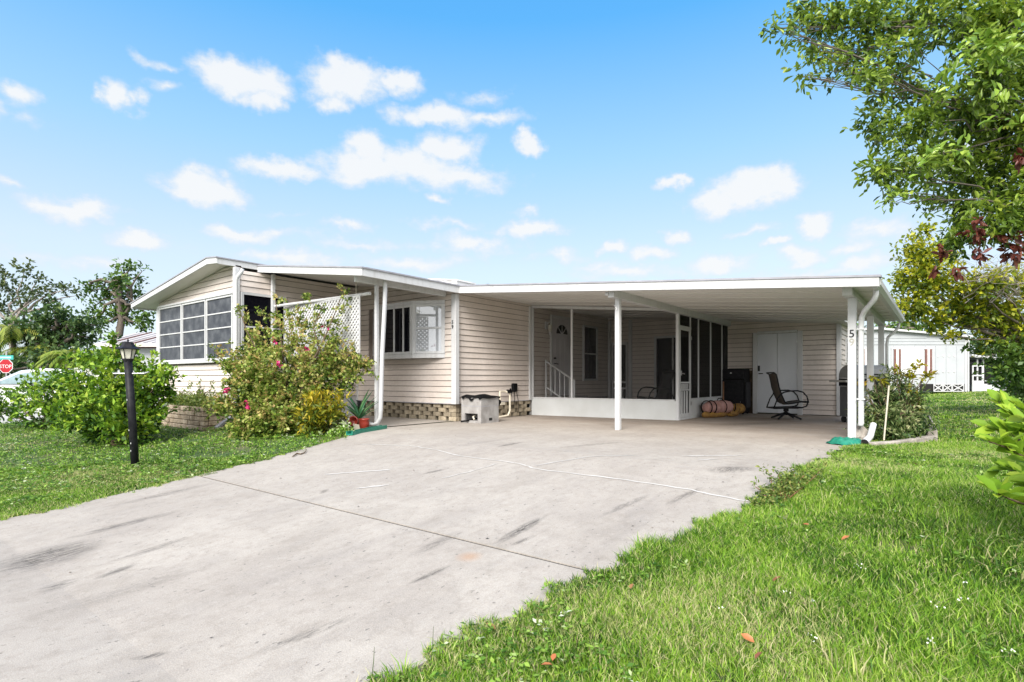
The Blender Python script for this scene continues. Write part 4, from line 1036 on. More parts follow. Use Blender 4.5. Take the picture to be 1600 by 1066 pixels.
# gutter extension lying in the bed, splash blocks, elbows, hose tray
DE = thing('downspout_extension', 'grey metal downspout extension lying beside the planter', 'downspout extension', (-10.7, 4.7, 0))
obj('trough', MB().bar(pg(338, 672) + Vector((0, 0, .04)), Vector((-10.78, 5.12, .18)), .09, .055), 'edge', DE, bevel=.008)
ST = thing('hose_tray', 'green plastic splash tray at the driveway edge by patio post', 'splash tray', pg(575, 675))
a_, b_ = pg(550, 681), pg(604, 670)
dd = (b_ - a_).normalized(); nn = Vector((-dd.y, dd.x, 0))
obj('tray', MB().prism([a_ - nn*.01 + Vector((0,0,.005)), b_ - nn*.01 + Vector((0,0,.005)), b_ + nn*.10 + Vector((0,0,.005)), a_ + nn*.10 + Vector((0,0,.005))], (0, 0, .02)), 'green', ST)
obj('rim', MB().bar(a_ + Vector((0,0,.035)), b_ + Vector((0,0,.035)), .02, .06).bar(a_ + nn*.10 + Vector((0,0,.035)), b_ + nn*.10 + Vector((0,0,.035)), .02, .06), 'green', ST)
HS = thing('green_bowl', 'green plastic splash dish at the foot of front carport post', 'splash dish', (-1.02, 8.72, 0))
def dish(u, v):
    a = 2 * math.pi * u; r = .04 + .20 * v; return (-1.02 + r * math.cos(a), 8.66 + r * .8 * math.sin(a), .012 + .075 * math.sin(min(1, v * 1.15) * math.pi) + .008 * math.sin(a * 9))
obj('shell', MB().grid(dish, 28, 6), 'green', HS, smooth=True)
E1 = thing('drain_elbow', 'white plastic drain elbow lying beside the front carport post', 'drain pipe', (-.84, 8.75, 0))
obj('pipe', MB().tube([(-.80, 8.55, .05), (-.76, 8.78, .11), (-.74, 8.98, .26)], [.045, .04, .04], 12, caps=False), 'white', E1, smooth=True)
obj('mouth', MB().tube([(-.802, 8.54, .048), (-.798, 8.56, .053)], .036, 12), 'dark', E1)
E2 = thing('elbow_rock', 'tan rock leaning behind the white drain elbow', 'rock', (-.88, 8.95, 0))
rk = MB().lathe([(.02, 0), (.09, .01), (.10, .08), (.07, .18), (.02, .24)], 8, (-.89, 8.98, 0)); rk.v = [(x + random.uniform(-.02, .02), y + random.uniform(-.02, .02), z + random.uniform(-.01, .01)) for x, y, z in rk.v]
obj('stone', rk, 'curb', E2)

# concrete edging of the right bed
CE = thing('bed_edging', 'weathered concrete edging blocks round the right shrub bed', 'edging', (-.3, 9.3, 0))
pts = [pg(1362, 699), pg(1395, 697), pg(1425, 693), pg(1457, 687)]
for p, q in zip(pts, pts[1:]):
    obj('edging_block', MB().bar(p + Vector((0, 0, .02)), p.lerp(q, .96) + Vector((0, 0, .02)), .09, .09), 'curb', CE, bevel=.012)
e = pg(1457, 687)
prev = e
for (u, v) in ((1452, 672), (1447, 658)):
    q = pg(u, v); obj('edging_block', MB().bar(prev + Vector((0, 0, .05)), prev.lerp(q, .94) + Vector((0, 0, .06)), .12, .16), 'curb', CE, bevel=.012); prev = q
SK = thing('white_stake', 'thin white plastic stake standing in the right shrub', 'stake', (-.45, 9.5, 0))
q0, q1 = at(1381, 688, 7.75), at(1389, 603, 7.75)
obj('rod', MB().tube([q0, q1], .011, 8), 'cream', SK)

# red pots with aloe
PT = thing('red_pot', 'red glazed pot tipped over under the aloe', 'pot', at(560, 668, 9.9))
def pot(T, c, axis, s):
    axis = Vector(axis).normalized(); rot = Vector((0, 0, 1)).rotation_difference(axis).to_matrix()
    mb = MB().lathe([(.07*s, 0), (.10*s, .05*s), (.12*s, .14*s), (.11*s, .20*s), (.125*s, .22*s), (.125*s, .24*s), (.10*s, .24*s), (.095*s, .12*s)], 18)
    mb.v = [tuple(Vector(c) + rot @ Vector(v)) for v in mb.v]; return obj('shell', mb, 'terracotta', T, smooth=True)
c1 = at(557, 669, 9.9); pot(PT, (c1.x, c1.y, .10), (.5, -.8, .25), .72)
obj('label_tile', MB().prism([at(551, 662, 9.70), at(561, 664, 9.70), at(562, 673, 9.70), at(554, 674, 9.70)], (0, .02, 0)), 'cream', PT)
PT2 = thing('red_pot', 'upright red glazed pot holding the aloe', 'pot', (*pg(569, 671)[:2], 0)); pot(PT2, pg(569, 671), (0, 0, 1), .78)

# small litter on the concrete
TW = thing('fallen_twig', 'crooked dry twig lying on the driveway near the left lawn', 'twig', pg(470, 709))
obj('wood', MB().tube([pg(457, 715) + Vector((0,0,.012)), pg(464, 711) + Vector((0,0,.02)), pg(470, 711) + Vector((0,0,.012)), pg(476, 709) + Vector((0,0,.015)), pg(479, 705) + Vector((0,0,.02))], [.006, .011, .009, .008, .004], 6), 'stem', TW)
lf = leaves(np.zeros((1, 3)), np.array([[0, 1., 0]]), np.array([[0, 0, 1.]]), np.array([1.]), np.array([.55]), 'oval')
M['f_fall'] = LEAF('fallen_leaf', [(.42, .14, .05), (.35, .17, .06), (.22, .08, .04)], obj_random=True, trans=.1)
FL = np_mesh('fallen_leaf', lf[0], lf[1], np.zeros(2), 'f_fall')
for (u, v, s, lab) in ((1157, 1008, .10, 'orange fallen leaf at the bottom of the right lawn'), (1060, 745, .0, ''), (1221, 915, .09, 'brown curled leaf in the middle of the right lawn'), (1264, 832, .09, 'rust leaf in the grass below the weeds'),
                 (1328, 850, .09, 'tan leaf lying in the right lawn grass'), (1180, 1050, .08, 'pale orange leaf at the lower picture edge'), (759, 990, .09, 'pale orange leaf on the driveway edge'), (863, 1052, .07, 'reddish leaf in grass near bottom edge'),
                 (845, 1058, .08, 'yellowish leaf beside a reddish leaf in grass'), (1322, 747, .10, 'brown leaf on lawn beyond the weeds'), (1425, 730, .12, 'small orange leaf on the far right lawn'), (986, 935, .08, 'orange leaf in grass beside the joint end')):
    if not s: continue
    p = pg(u, v); o = piece('fallen_leaf', FL, None, (p.x, p.y, p.z + .05), (random.uniform(-.5, .5), random.uniform(-.5, .5), random.uniform(0, 6)), (s * .62, s * .62, s * .62)); tag(o, lab, 'leaf', 'fallen leaves on the right lawn')

# dry flecks and bits of leaf on the concrete
def litter():
    P = []
    while len(P) < 240:
        x, y = random.uniform(-7.2, -1.2), random.uniform(-1.5, 9.5)
        if -6.6 < x < -1.9 or y > 5: P.append((x, y, G(x, y) + .004))
    for k in range(160):   # more of it along the grass edges
        y = random.uniform(.5, 8); x = (-6.75 - max(0, y - 3) * .2 + random.uniform(.05, .3)) if k % 2 else -1.85 + .1 * y - random.uniform(.05, .3)
        P.append((x, y, G(x, y) + .004))
    P = np.array(P); n = len(P); D = rng.normal(size=(n, 3)); D[:, 2] = .05 * np.abs(D[:, 2]); s = .010 + .022 * rng.random(n) ** 3
    V, F, nf = leaves(P, D, np.tile(np.array([[0, 0, 1.]]), (n, 1)), s, s * (.2 + .4 * rng.random(n)), 'rhomb')
    tag(link('leaf_litter', np_mesh('leaf_litter', V, F, rng.random(n * nf), 'f_litter')), 'tiny dry leaf bits scattered over the concrete driveway', 'leaf litter', None, 'stuff')
M['f_litter'] = LEAF('leaf_litter', [(.03, .025, .02), (.08, .055, .035), (.20, .13, .07)], trans=.05)
litter()
# ------------------------------------------------------------------ plants
def cl(u, v, Y, r, n, rz=1.0, rd=1.0):
    k = r / FPX * Y; c = at(u, v, Y); return (tuple(c), (k * rd, k * rd, k * rz), n)
def stems(T, base, tips, r0, r1, mat='stem', name='stem', amp=.08, seed=0, n=5, sides=6):
    mb = MB()
    for i, t in enumerate(tips):
        p = wander(base, t, n, amp, seed + i); mb.tube(p, [r0 + (r1 - r0) * k / n for k in range(n + 1)], sides)
    return obj(name, mb, mat, T, smooth=True)
# big glossy shrub behind the lamp post
SA = thing('glossy_shrub', 'large bright green rounded shrub behind the black lamp post', 'shrub', (*pg(188, 694)[:2], -.22))
CA = [cl(190,608,9.5,50,1400), cl(140,612,9.6,42,800), cl(234,612,9.5,33,560), cl(188,645,9.2,48,1200), cl(228,648,9.4,26,430), cl(148,655,9.3,36,700), cl(185,560,9.6,20,240), cl(222,578,9.6,22,260), cl(122,582,9.8,28,350), cl(256,588,9.5,20,200), cl(178,526,9.6,9,60, 1.6), cl(160,560,9.7,13,90), cl(205,672,9.0,26,320), cl(256,610,9.4,12,90), cl(110,640,9.6,30,380)]
CA = [(c, r, int(n * 1.4)) for c, r, n in CA]
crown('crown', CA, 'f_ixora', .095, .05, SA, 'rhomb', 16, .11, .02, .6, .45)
stems(SA, pg(190, 693) + Vector((0, 0, -.1)), [Vector(c[0]) for c in CA[:13]], .032, .008, 'stem', 'stem', .1, 1)
wf = [cl(122,578,9.4,9,40), cl(132,582,9.4,7,26), cl(150,590,9.2,5,14), cl(62,640,11.6,5,14)]
crown('flower', wf, 'whitepetal', .05, .035, SA, 'rhomb', 7, .04, 0)
SB = thing('glossy_shrub', 'smaller bright green shrub at the left picture edge', 'shrub', (*pg(75, 668)[:2], -.2))
CB_ = [cl(60,625,12.4,38,800), cl(25,632,12.6,28,420), cl(95,622,12.2,34,600), cl(60,650,12.0,26,420), cl(100,650,12.0,24,320), cl(5,640,12.6,18,180), cl(50,600,12.6,18,180), cl(85,596,12.4,16,160)]
crown('crown', CB_, 'f_ixora', .10, .055, SB, 'rhomb', 10, .12, .02, .5, .45, tintshift=-.05)
stems(SB, pg(78, 668) + Vector((0, 0, -.1)), [Vector(c[0]) for c in CB_], .03, .008, seed=30)

# bougainvillea
BV = thing('bougainvillea', 'sprawling olive and yellow bougainvillea with pink bracts before the lattice', 'shrub', (*pg(450, 676)[:2], 0))
CV = [cl(450,590,9.9,64,1500), cl(402,615,9.8,46,900), cl(498,592,10.0,40,650), cl(430,650,9.5,44,900), cl(478,636,9.7,38,620), cl(396,562,10.0,34,460), cl(460,535,10.2,38,520), cl(515,548,10.2,30,340), cl(382,652,9.6,28,360), cl(545,562,10.1,18,130), cl(420,672,9.3,34,500), cl(555,572,10.0,14,80), cl(505,570,10.0,30,320), cl(352,630,9.7,12,60), cl(356,572,9.8,12,60), cl(345,640,9.6,10,40), cl(385,600,9.7,34,420), cl(460,660,9.3,34,420), cl(540,590,9.9,22,160), cl(385,678,9.2,22,200)]
for path in ([(372,478),(383,500),(396,525),(402,545)], [(430,468),(432,490),(438,515)], [(536,458),(533,482),(530,508),(526,530)], [(335,550),(350,556),(368,562)], [(505,476),(500,500),(496,520)], [(455,488),(456,508)], [(480,462),(478,490),(474,512)], [(520,500),(515,525)], [(565,570),(578,574)], [(410,492),(414,515)], [(328,636),(345,640)]):
    for (u, v) in path: CV.append(cl(u, v, 10.1, 8.5, 34, 1.3))
CV = [(c, r, int(n * (3.6 if c[2] < 1.25 else 1.9))) for c, r, n in CV]
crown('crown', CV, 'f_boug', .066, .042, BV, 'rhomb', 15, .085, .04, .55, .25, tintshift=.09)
stems(BV, pg(455, 676), [Vector(c[0]) for c in CV[:16]] + [at(372, 478, 10.1), at(430, 468, 10.1), at(536, 458, 10.1), at(335, 550, 10.1), at(505, 476, 10.1)], .03, .006, seed=60, amp=.12)
for i, (u, v, r) in enumerate([(427,529,6), (436,569,4), (508,513,6), (355,606,5), (385,628,4), (386,636,4), (478,546,2.5)]):
    crown('bract', [cl(u, v, 9.2, r * .75, 15)], 'petal', .055, .05, BV, 'rhomb', 6, .035, 0, kind=None)
# croton with yellow leaves, ground cover in the bed
CRT = thing('croton', 'yellow leaved croton bush at the foot of the bougainvillea', 'shrub', (*pg(500, 676)[:2], 0))
CC = [cl(502,640,9.15,31,760), cl(480,652,9.1,24,420), cl(520,652,9.4,24,360), cl(500,664,9.2,26,360), cl(528,636,9.5,14,110)]
crown('crown', CC, 'f_croton', .10, .032, CRT, 'rhomb', 9, .08, .02, .4, .5, tintshift=.12)
stems(CRT, pg(500, 676), [Vector(c[0]) for c in CC], .02, .006, seed=90)

def aloe(T, base, n, L_, seed, mat='f_aloe', w=.045):
    r = random.Random(seed); 
    for i in range(n):
        a = 2 * math.pi * i / n + r.uniform(-.3, .3); tilt = r.uniform(.18, .85); l = L_ * r.uniform(.7, 1.1)
        mb = MB(); m = 6
        for k in range(m + 1):
            t = k / m; rad = l * t * math.sin(tilt + .35 * t); h = l * t * math.cos(tilt + .25 * t)
            c = Vector(base) + Vector((math.cos(a) * rad, math.sin(a) * rad, h)); s = Vector((-math.sin(a), math.cos(a), 0)) * (w * (1 - t) ** .7 * .5 + .002)
            up = Vector((-math.cos(a), -math.sin(a), .6)).normalized() * (w * .25 * (1 - t))
            mb.v += [c - s + up, c - up * .6, c + s + up, c + up * .2]
        for k in range(m):
            for q in range(4): mb.f.append((4*k+q, 4*k+(q+1)%4, 4*k+4+(q+1)%4, 4*k+4+q))
        mb.f.append((4*m, 4*m+1, 4*m+2, 4*m+3))
        o = obj('leaf', mb, mat, T, smooth=True)
        at_ = o.data.attributes.new('tint', 'FLOAT', 'FACE'); at_.data.foreach_set('value', [r.uniform(.1, .9)] * len(o.data.polygons))
AL = thing('aloe', 'green aloe with long pointed leaves over the red pots', 'aloe', (*pg(562, 668)[:2], .1))
aloe(AL, at(561, 656, 9.95), 20, .60, 5, w=.075)
GC = [cl(u, v, 9.0, 11, 130, .7) for u, v in ((455,689),(475,688),(495,686),(515,683),(535,681),(545,678),(485,680),(525,675),(540,668))]
gc = thing('ground_cover', 'low green ground cover along the bed edge by the driveway', 'ground cover', (*pg(505, 688)[:2], -.03), kind='stuff')
crown('leaves', GC, 'weed', .06, .03, gc, 'rhomb', 8, .06, .05, .2, .3, tintshift=.12)
# plants in the stone planter
PLp = thing('planter_plant', 'straggly green and yellow plants filling the stone planter', 'plant', (-12.0, 4.95, .33))
PC = [((x, 4.93 + random.uniform(-.15, .15), .42 + random.uniform(-.04, .08)), (.20, .20, .13), 230) for x in np.linspace(-12.9, -11.1, 11)]
PC += [((x, 4.74, .36), (.14, .10, .10), 110) for x in np.linspace(-12.8, -11.1, 8)] + [((-11.06, y, .36), (.10, .12, .10), 80) for y in (4.85, 5.05)]
PC += [((x, 4.95, .66), (.03, .03, .16), 36) for x in (-11.9, -11.82, -11.3, -12.3)]
crown('leaves', PC, 'f_planter', .06, .028, PLp, 'rhomb', 8, .08, .1, .3, .35)
stems(PLp, Vector((-11.9, 4.95, .3)), [Vector((-11.9, 4.95, .82)), Vector((-11.82, 4.95, .80)), Vector((-11.3, 4.95, .78)), Vector((-12.6, 4.9, .6))], .012, .004, seed=120)

# variegated shrub beside the carport post, yellow tips
RS = thing('variegated_shrub', 'dark variegated shrub with yellow tips beside the right carport posts', 'shrub', (*pg(1400, 688)[:2], 0))
RC = [cl(1398,640,8.3,40,1000), cl(1370,650,8.2,26,420), cl(1425,650,8.3,24,380), cl(1400,670,8.0,34,620), cl(1400,606,8.4,24,330), cl(1372,620,8.4,20,230), cl(1430,625,8.3,16,140), cl(1360,675,8.0,18,200), cl(1432,672,8.1,16,170), cl(1390,588,8.5,12,70), cl(1345,640,8.3,10,60), cl(1346,662,8.2,10,60)]
RC = [(c, r, int(n * 1.5)) for c, r, n in RC]
crown('crown', RC, 'f_var', .075, .026, RS, 'rhomb', 9, .10, .06, .4, .3)
tips = [(1405,577),(1420,575),(1431,572),(1428,582),(1410,585),(1446,584),(1443,590),(1455,588),(1422,592),(1375,592),(1382,596),(1352,604),(1365,590),(1432,634),(1437,640),(1425,618),(1430,615),(1418,608),(1340,603),(1368,648)]
YT = [cl(u, v, 8.25, 5.5, 16) for u, v in tips]
crown('tip_leaves', YT, 'f_yellow', .075, .036, RS, 'rhomb', 8, .035, .0, .3, .4)
stems(RS, pg(1398, 686), [Vector(c[0]) for c in RC] + [Vector(c[0]) for c in YT], .014, .004, seed=140, amp=.05)

# weeds on the driveway edge
WD = thing('driveway_weed', 'sprawling reddish weed growing over the right driveway edge', 'weed', pg(1225, 785))
WT = [pg(1180, 768) + Vector((0,0,.04)), pg(1196, 752) + Vector((0,0,.08)), pg(1215, 760) + Vector((0,0,.12)), pg(1240, 758) + Vector((0,0,.12)), pg(1262, 752) + Vector((0,0,.10)), pg(1285, 745) + Vector((0,0,.07)), pg(1205, 776) + Vector((0,0,.06)), pg(1186, 780) + Vector((0,0,.05)), pg(1176, 796) + Vector((0,0,.03)), pg(1230, 768) + Vector((0,0,.14))]
stems(WD, pg(1228, 783), WT, .006, .003, 'wood', seed=170, amp=.03)
wc = []
for i, t in enumerate(WT):
    b = pg(1228, 783)
    for k in np.linspace(.25, 1, 7): q = b.lerp(t, k); wc.append(((q.x, q.y, q.z + .02), (.05, .05, .03), 12 if i < 2 else 26))
crown('leaves', wc, 'f_planter', .030, .015, WD, 'rhomb', 6, .03, .05, .3, .3)

# bright leaves of the shrub in the right foreground: every leaf a part
FS = thing('lime_leaf_shrub', 'bright yellow-green large leaved branch in the right foreground', 'shrub', (*pg(1680, 800)[:2], -.3))
LM = np_mesh('leaf', *[leaves(np.zeros((1,3)), np.array([[0,1.,0]]), np.array([[0,0,1.]]), np.array([1.]), np.array([.48]), 'oval')[i] for i in (0, 1)], np.zeros(2), 'f_fore')
sb = pg(1690, 800) + Vector((0, 0, -.1))
twigs = [[(1650,760),(1620,690),(1590,650),(1560,628)], [(1650,760),(1610,720),(1575,700),(1545,690)], [(1650,760),(1605,745),(1580,735),(1560,728)], [(1660,800),(1612,792),(1578,780),(1560,772)], [(1650,760),(1618,712),(1580,676),(1548,668)], [(1680,760),(1690,690),(1680,640),(1670,600)], [(1690,770),(1730,720),(1750,670),(1760,630)], [(1690,790),(1740,770),(1790,750),(1820,735)], [(1670,800),(1650,720),(1645,670),(1650,630)], [(1650,760),(1625,700),(1612,660),(1600,640)], [(1655,790),(1630,770),(1600,760),(1596,745)]]
tm = MB()
r9 = random.Random(5)
for ti, tw in enumerate(twigs):
    P = [at(u, v, 3.1 + .25 * i * (.5 - ti % 2)) for i, (u, v) in enumerate(tw)]
    tm.tube([sb] + P, [.016, .010, .007, .005, .003], 6)
    for j in range(1, len(P)):
        for k in range(12 if j > 1 else 6):
            t = r9.random(); q = P[j-1].lerp(P[j], t)
            d = ((P[j] - P[j-1]).normalized() * .7 + Vector((r9.uniform(-1, 1), r9.uniform(-1, 1), r9.uniform(-.35, .8))) * .8).normalized()
            up = Vector((r9.uniform(-.5, .5) - .2 * -SN, r9.uniform(-.5, .5) - .45 * CN, .8)).normalized()
            x = d.cross(up).normalized(); z = x.cross(d); s = r9.uniform(.09, .145)
            o = link('leaf', LM, FS); mw = Matrix((x, d, z)).transposed().to_4x4()
            o.rotation_euler = mw.to_euler(); o.location = q - org(FS); o.scale = (s * 1.05, s, s)
obj('stem', tm, 'stem', FS, smooth=True)

# ------------------------------------------------------------------ tree overhanging from the right
OT = thing('overhanging_tree', 'glossy green tree with branches overhanging the upper right of the view', 'tree', (*at(1900, 700, 8.6)[:2], 0))
root = Vector((org(OT).x, org(OT).y, -.2))
OC = []
for (u, v, r, k) in [(1290,38,40,1),(1350,30,50,1),(1420,24,52,1),(1490,30,52,.9),(1560,36,56,1),(1640,60,80,1),(1272,86,24,.8),(1308,100,22,.8),(1342,84,36,1),(1398,92,40,.65),(1550,108,46,1),(1600,124,50,1),
        (1212,44,13,.8),(1232,48,11,.7),(1382,168,30,1),(1368,212,26,1),(1428,192,40,1),(1492,180,44,1),(1556,196,50,1),(1620,226,60,1),(1376,262,24,1),(1428,250,40,1),(1486,256,46,1),(1546,276,48,1),(1606,310,50,1),
        (1402,302,15,.8),(1448,312,22,.9),(1508,322,32,1),(1566,346,36,1),(1505,366,26,1),(1476,384,16,.9),(1250,20,24,.9),(1450,140,26,.6),(1405,130,22,.6),(1260,118,14,.7),(1350,122,20,.8)]:
    Y = random.uniform(6.3, 7.8); rr0 = r / FPX * Y
    OC.append(cl(u, v, Y, r, int(330 * k * (r / 45) ** 2 * (2.0 if u < 1480 else 2.8) + 24), 1, 1.15))
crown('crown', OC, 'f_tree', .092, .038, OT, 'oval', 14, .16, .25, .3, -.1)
# the largest leaves, each a part of its own
LT = np_mesh('leaf', *[leaves(np.zeros((1,3)), np.array([[0,1.,0]]), np.array([[0,0,1.]]), np.array([1.]), np.array([.42]), 'oval')[i] for i in (0, 1)], np.zeros(2), 'f_treeobj')
near = [cl(u, v, 5.6, r, n) for (u, v, r, n) in [(1520,70,40,48),(1580,60,36,48),(1560,110,40,60),(1500,110,26,24),(1480,130,22,24),(1590,190,40,36),(1500,235,24,24),(1440,255,22,24)]]
P, D, T = sprays(near, 12, .13, .12, .2, 0)
for p, d in list(zip(P, D))[:288]:
    d = Vector(d).normalized(); up = Vector((random.gauss(0, .4) + SN * .5, random.gauss(0, .4) - CN * .5, 1)).normalized(); x = d.cross(up).normalized(); z = x.cross(d); s = random.uniform(.09, .125)
    o = link('leaf', LT, OT); o.rotation_euler = Matrix((x, d, z)).transposed().to_4x4().to_euler(); o.location = Vector(p) - org(OT); o.scale = (s, s, s)
# dead leaf bunches
crown('dead_leaves', [cl(u, v, 6.6, r, n, 1.2) for (u, v, r, n) in [(1596,246,10,26),(1522,368,14,36),(1560,378,16,44),(1580,384,14,40),(1538,344,8,16),(1470,395,12,30),(1490,420,9,20),(1460,415,7,14),(1585,400,10,24),(1525,395,10,24)]], 'f_dead', .10, .045, OT, 'oval', 8, .05, .5, .3, -.6)
crotch = at(1800, 260, 8.2)
mb = MB(); mb.tube(wander(root, crotch, 7, .15, 3), [.20, .18, .165, .155, .15, .14, .13, .12], 12)
hubs = [at(1640, 40, 7.3), at(1630, 200, 7.2), at(1640, 330, 7.2)]
for i, h in enumerate(hubs): mb.tube(wander(crotch, h, 5, .12, 40 + i), [.10, .085, .07, .06, .05, .042], 9)
obj('trunk', mb, 'bark', OT, smooth=True)
mb = MB()
for i, c in enumerate(OC):
    h = min(hubs, key=lambda q: (q - Vector(c[0])).length); mb.tube(wander(h, Vector(c[0]), 6, .10, 60 + i), [.020, .016, .013, .010, .008, .006, .003], 6)
    for k in range(5):
        e = Vector(c[0]) + Vector((random.uniform(-1, 1), random.uniform(-1, 1), random.uniform(-1, .6))) * c[1][0] * .9
        mb.tube(wander(Vector(c[0]).lerp(h, random.uniform(.05, .35)), e, 4, .05, 200 + i * 7 + k), [.008, .006, .005, .004, .0025], 5)
obj('branches', mb, 'darktwig', OT, smooth=True, kind='stuff')

# lime tree behind it
LTt = thing('lime_green_tree', 'yellow-green bushy tree behind the overhanging branches at right', 'tree', (*at(1655, 660, 13.5)[:2], .05))
LC = [cl(u, v, Y, r * 1.06, n) for (u, v, Y, r, n) in [(1436,388,13,24,200),(1450,425,13,36,460),(1420,440,13,24,210),(1478,448,13,36,440),(1528,470,13.2,40,480),(1580,480,13.4,42,520),(1432,476,13,28,280),(1500,488,13.2,30,330),(1565,510,13.4,38,480),(1610,530,13.4,48,560),(1462,500,13,16,110),(1415,478,13,16,90),(1590,440,13,26,220),(1556,432,12.4,18,110),(1530,446,12.4,16,90),(1424,404,13,12,60),(1444,362,13,12,60),(1488,524,13,9,40),(1476,400,13.5,20,130)]]
LC = [(c, r, int(n * 2.1)) for c, r, n in LC]
crown('crown', LC, 'f_lime', .115, .065, LTt, 'rhomb', 9, .15, .04, .45, .2)
dk = [cl(u, v, Y, r, n) for (u, v, Y, r, n) in [(1590,560,15,36,420),(1580,596,15,28,300),(1545,505,14.5,28,260),(1480,500,14.5,26,220),(1610,600,15,30,300),(1560,560,13.2,26,260),(1590,545,13,30,320),(1600,580,12.8,28,300),(1575,588,13,22,220),(1600,612,13,20,200)]]
crown('inner_crown', dk, 'f_vine', .13, .07, LTt, 'rhomb', 9, .16, .04, .3, .2)
tb = Vector((org(LTt).x, org(LTt).y, -.1)); tc_ = at(1630, 545, 13.5)
mb = MB(); mb.tube(wander(tb, tc_, 5, .08, 8), [.11, .10, .09, .085, .08, .07], 9)
for i, c in enumerate(LC): mb.tube(wander(tc_, Vector(c[0]), 5, .12, 300 + i), [.05, .04, .03, .022, .015, .008], 6)
obj('trunk', mb, 'bark', LTt, smooth=True)
mb = MB(); r7 = random.Random(3)
for i in range(60):
    a = at(r7.uniform(1500, 1610), r7.uniform(440, 475), 12.6); b = at(r7.uniform(1490, 1620), r7.uniform(385, 445), 12.3 + r7.uniform(-.5, .5))
    p = wander(a, b, 4, .16, i); mb.tube(p, [.009, .007, .005, .004, .002], 4)
    if i % 3 == 0: mb.tube(wander(p[2], p[2] + Vector((r7.uniform(-.5, .5), r7.uniform(-.4, .4), r7.uniform(-.1, .4))), 3, .06, i), [.006, .005, .003, .002], 4)
obj('dry_twigs', mb, 'paletwig', LTt, kind='stuff')

# ------------------------------------------------------------------ grass
def inside_lawn(x, y):
    Ly = np.array([-6, 1.0, 1.6, 2.8, 4.1, 6.0, 6.3, 30]); Lx = np.array([-7.3, -6.72, -6.68, -6.83, -7.06, -7.62, -8.0, -8.0])
    Ry = np.array([-6, 1.46, 2.0, 2.8, 3.5, 4.6, 5.3, 6.8, 8.4, 60]); Rx = np.array([-2.2, -1.80, -1.71, -1.56, -1.37, -1.11, -1.05, -.97, -.88, -.88])
    j = .05 * np.sin(y * 9.1) + .035 * np.sin(y * 23.7 + 1) + .03 * np.sin(y * 51)
    left = (x < np.interp(y, Ly, Lx) + .06 + j) & ~((y > 5.36) & (x > -15.5)) & ~((x > -13.05) & (x < -10.98) & (y > 4.6))
    left &= ~((x < -18.5) & (x > -29) & (y > 2) & (y < 7.6)) & (x > -29)
    left &= ~((x > -9.6) & (y > 5.2))
    right = (x > np.interp(y, Ry, Rx) - .035 + j) & ~((y > 15) & (x < -1.8)) & (y < 60)
    return left | right
def Gv(x, y):
    z = -.40 * (1 - np.clip((y - 1.0) / 4.6, 0, 1)); t = np.clip((x + 3) / 6, 0, 1) * np.clip((y - 14) / 12, 0, 1)
    return z + .22 * t * t * (3 - 2 * t)
def lump(x, y, s, ph=0):
    return .5 + .25 * np.sin(x * s + 1.3 * np.sin(y * s * .7 + ph) + ph) + .25 * np.sin(y * s * 1.21 + 1.1 * np.sin(x * s * .83 + 2 + ph))
def scatter(n, Y0, Y1, power):
    """points on the lawns in the view and a margin round it, thinning with distance"""
    w = rng.random(n); k = 2 - power
    Y = (Y0 ** k + w * (Y1 ** k - Y0 ** k)) ** (1 / k) if abs(k) > 1e-6 else Y0 * (Y1 / Y0) ** w
    X = (rng.random(n) * 2 - 1) * (Y * 1.1 + 1.3)
    x, y = -SN * Y + CN * X, CN * Y + SN * X
    m = inside_lawn(x, y)
    bare = lump(x, y, 3.1, 9) * .45 + lump(x, y, 7.9, 3) * .35 + lump(x, y, 17.0, 6) * .2
    edge = np.abs(x + 1.5) < .75
    m &= (rng.random(n) > np.clip((bare - .56) * 3.4, 0, .82)) | (edge & (y < 6))
    return x[m], y[m], Y[m]
def blades(x, y, Y, hmul=1.0, wmul=1.0, tsh=0.0, hvar=True):
    n = len(x); z = Gv(x, y) - .025
    tall = lump(x, y, 1.9) * .6 + lump(x, y, 5.3, 2) * .4 if hvar else np.ones(n) * .6
    h = (.035 + .085 * tall * rng.random(n) ** .8 + .02 * rng.random(n)) * hmul
    # mown shorter on the left lawn and the far side
    h *= np.where(x < -5, .62, 1.0) * np.where(Y > 9, .8, 1)
    a = rng.random(n) * 2 * math.pi; b = rng.random(n) * 2 * math.pi; lean = h * (.15 + .75 * rng.random(n))
    w = (.0011 + .0011 * rng.random(n)) * (1 + Y / 5) * wmul
    sx, sy = np.cos(a) * w, np.sin(a) * w; lx, ly = np.cos(b) * lean, np.sin(b) * lean
    V = np.zeros((n, 5, 3))
    V[:, 0] = np.stack([x - sx, y - sy, z], 1); V[:, 1] = np.stack([x + sx, y + sy, z], 1)
    mx, my = x + lx * .35, y + ly * .35
    V[:, 2] = np.stack([mx + sx * .8, my + sy * .8, z + h * .6], 1); V[:, 3] = np.stack([mx - sx * .8, my - sy * .8, z + h * .6], 1)
    V[:, 4] = np.stack([x + lx, y + ly, z + h * (1 - .25 * (lean / h) ** 2)], 1)
    base = (np.arange(n) * 5)[:, None]
    F = np.concatenate([base + np.array([[0, 1, 2]]), base + np.array([[0, 2, 3]]), base + np.array([[3, 2, 4]])], 0)
    dry = (lump(x, y, 2.7, 5) * .55 + lump(x, y, .9, 1) * .45)
    t = .36 + .20 * rng.normal(size=n) + .26 * (lump(x, y, 1.3, 3) - .5) + .24 * (lump(x, y, 6.7, 8) - .5) + tsh
    t = np.where(rng.random(n) < .12 + .55 * np.clip(dry - .5, 0, 1) * 2, .86 + .14 * rng.random(n), np.clip(t, 0, .78))
    return V.reshape(-1, 3), F, np.tile(t, 3)
x, y, Y = scatter(1300000, 1.75, 7.5, .45)
V, F, T = blades(x, y, Y)
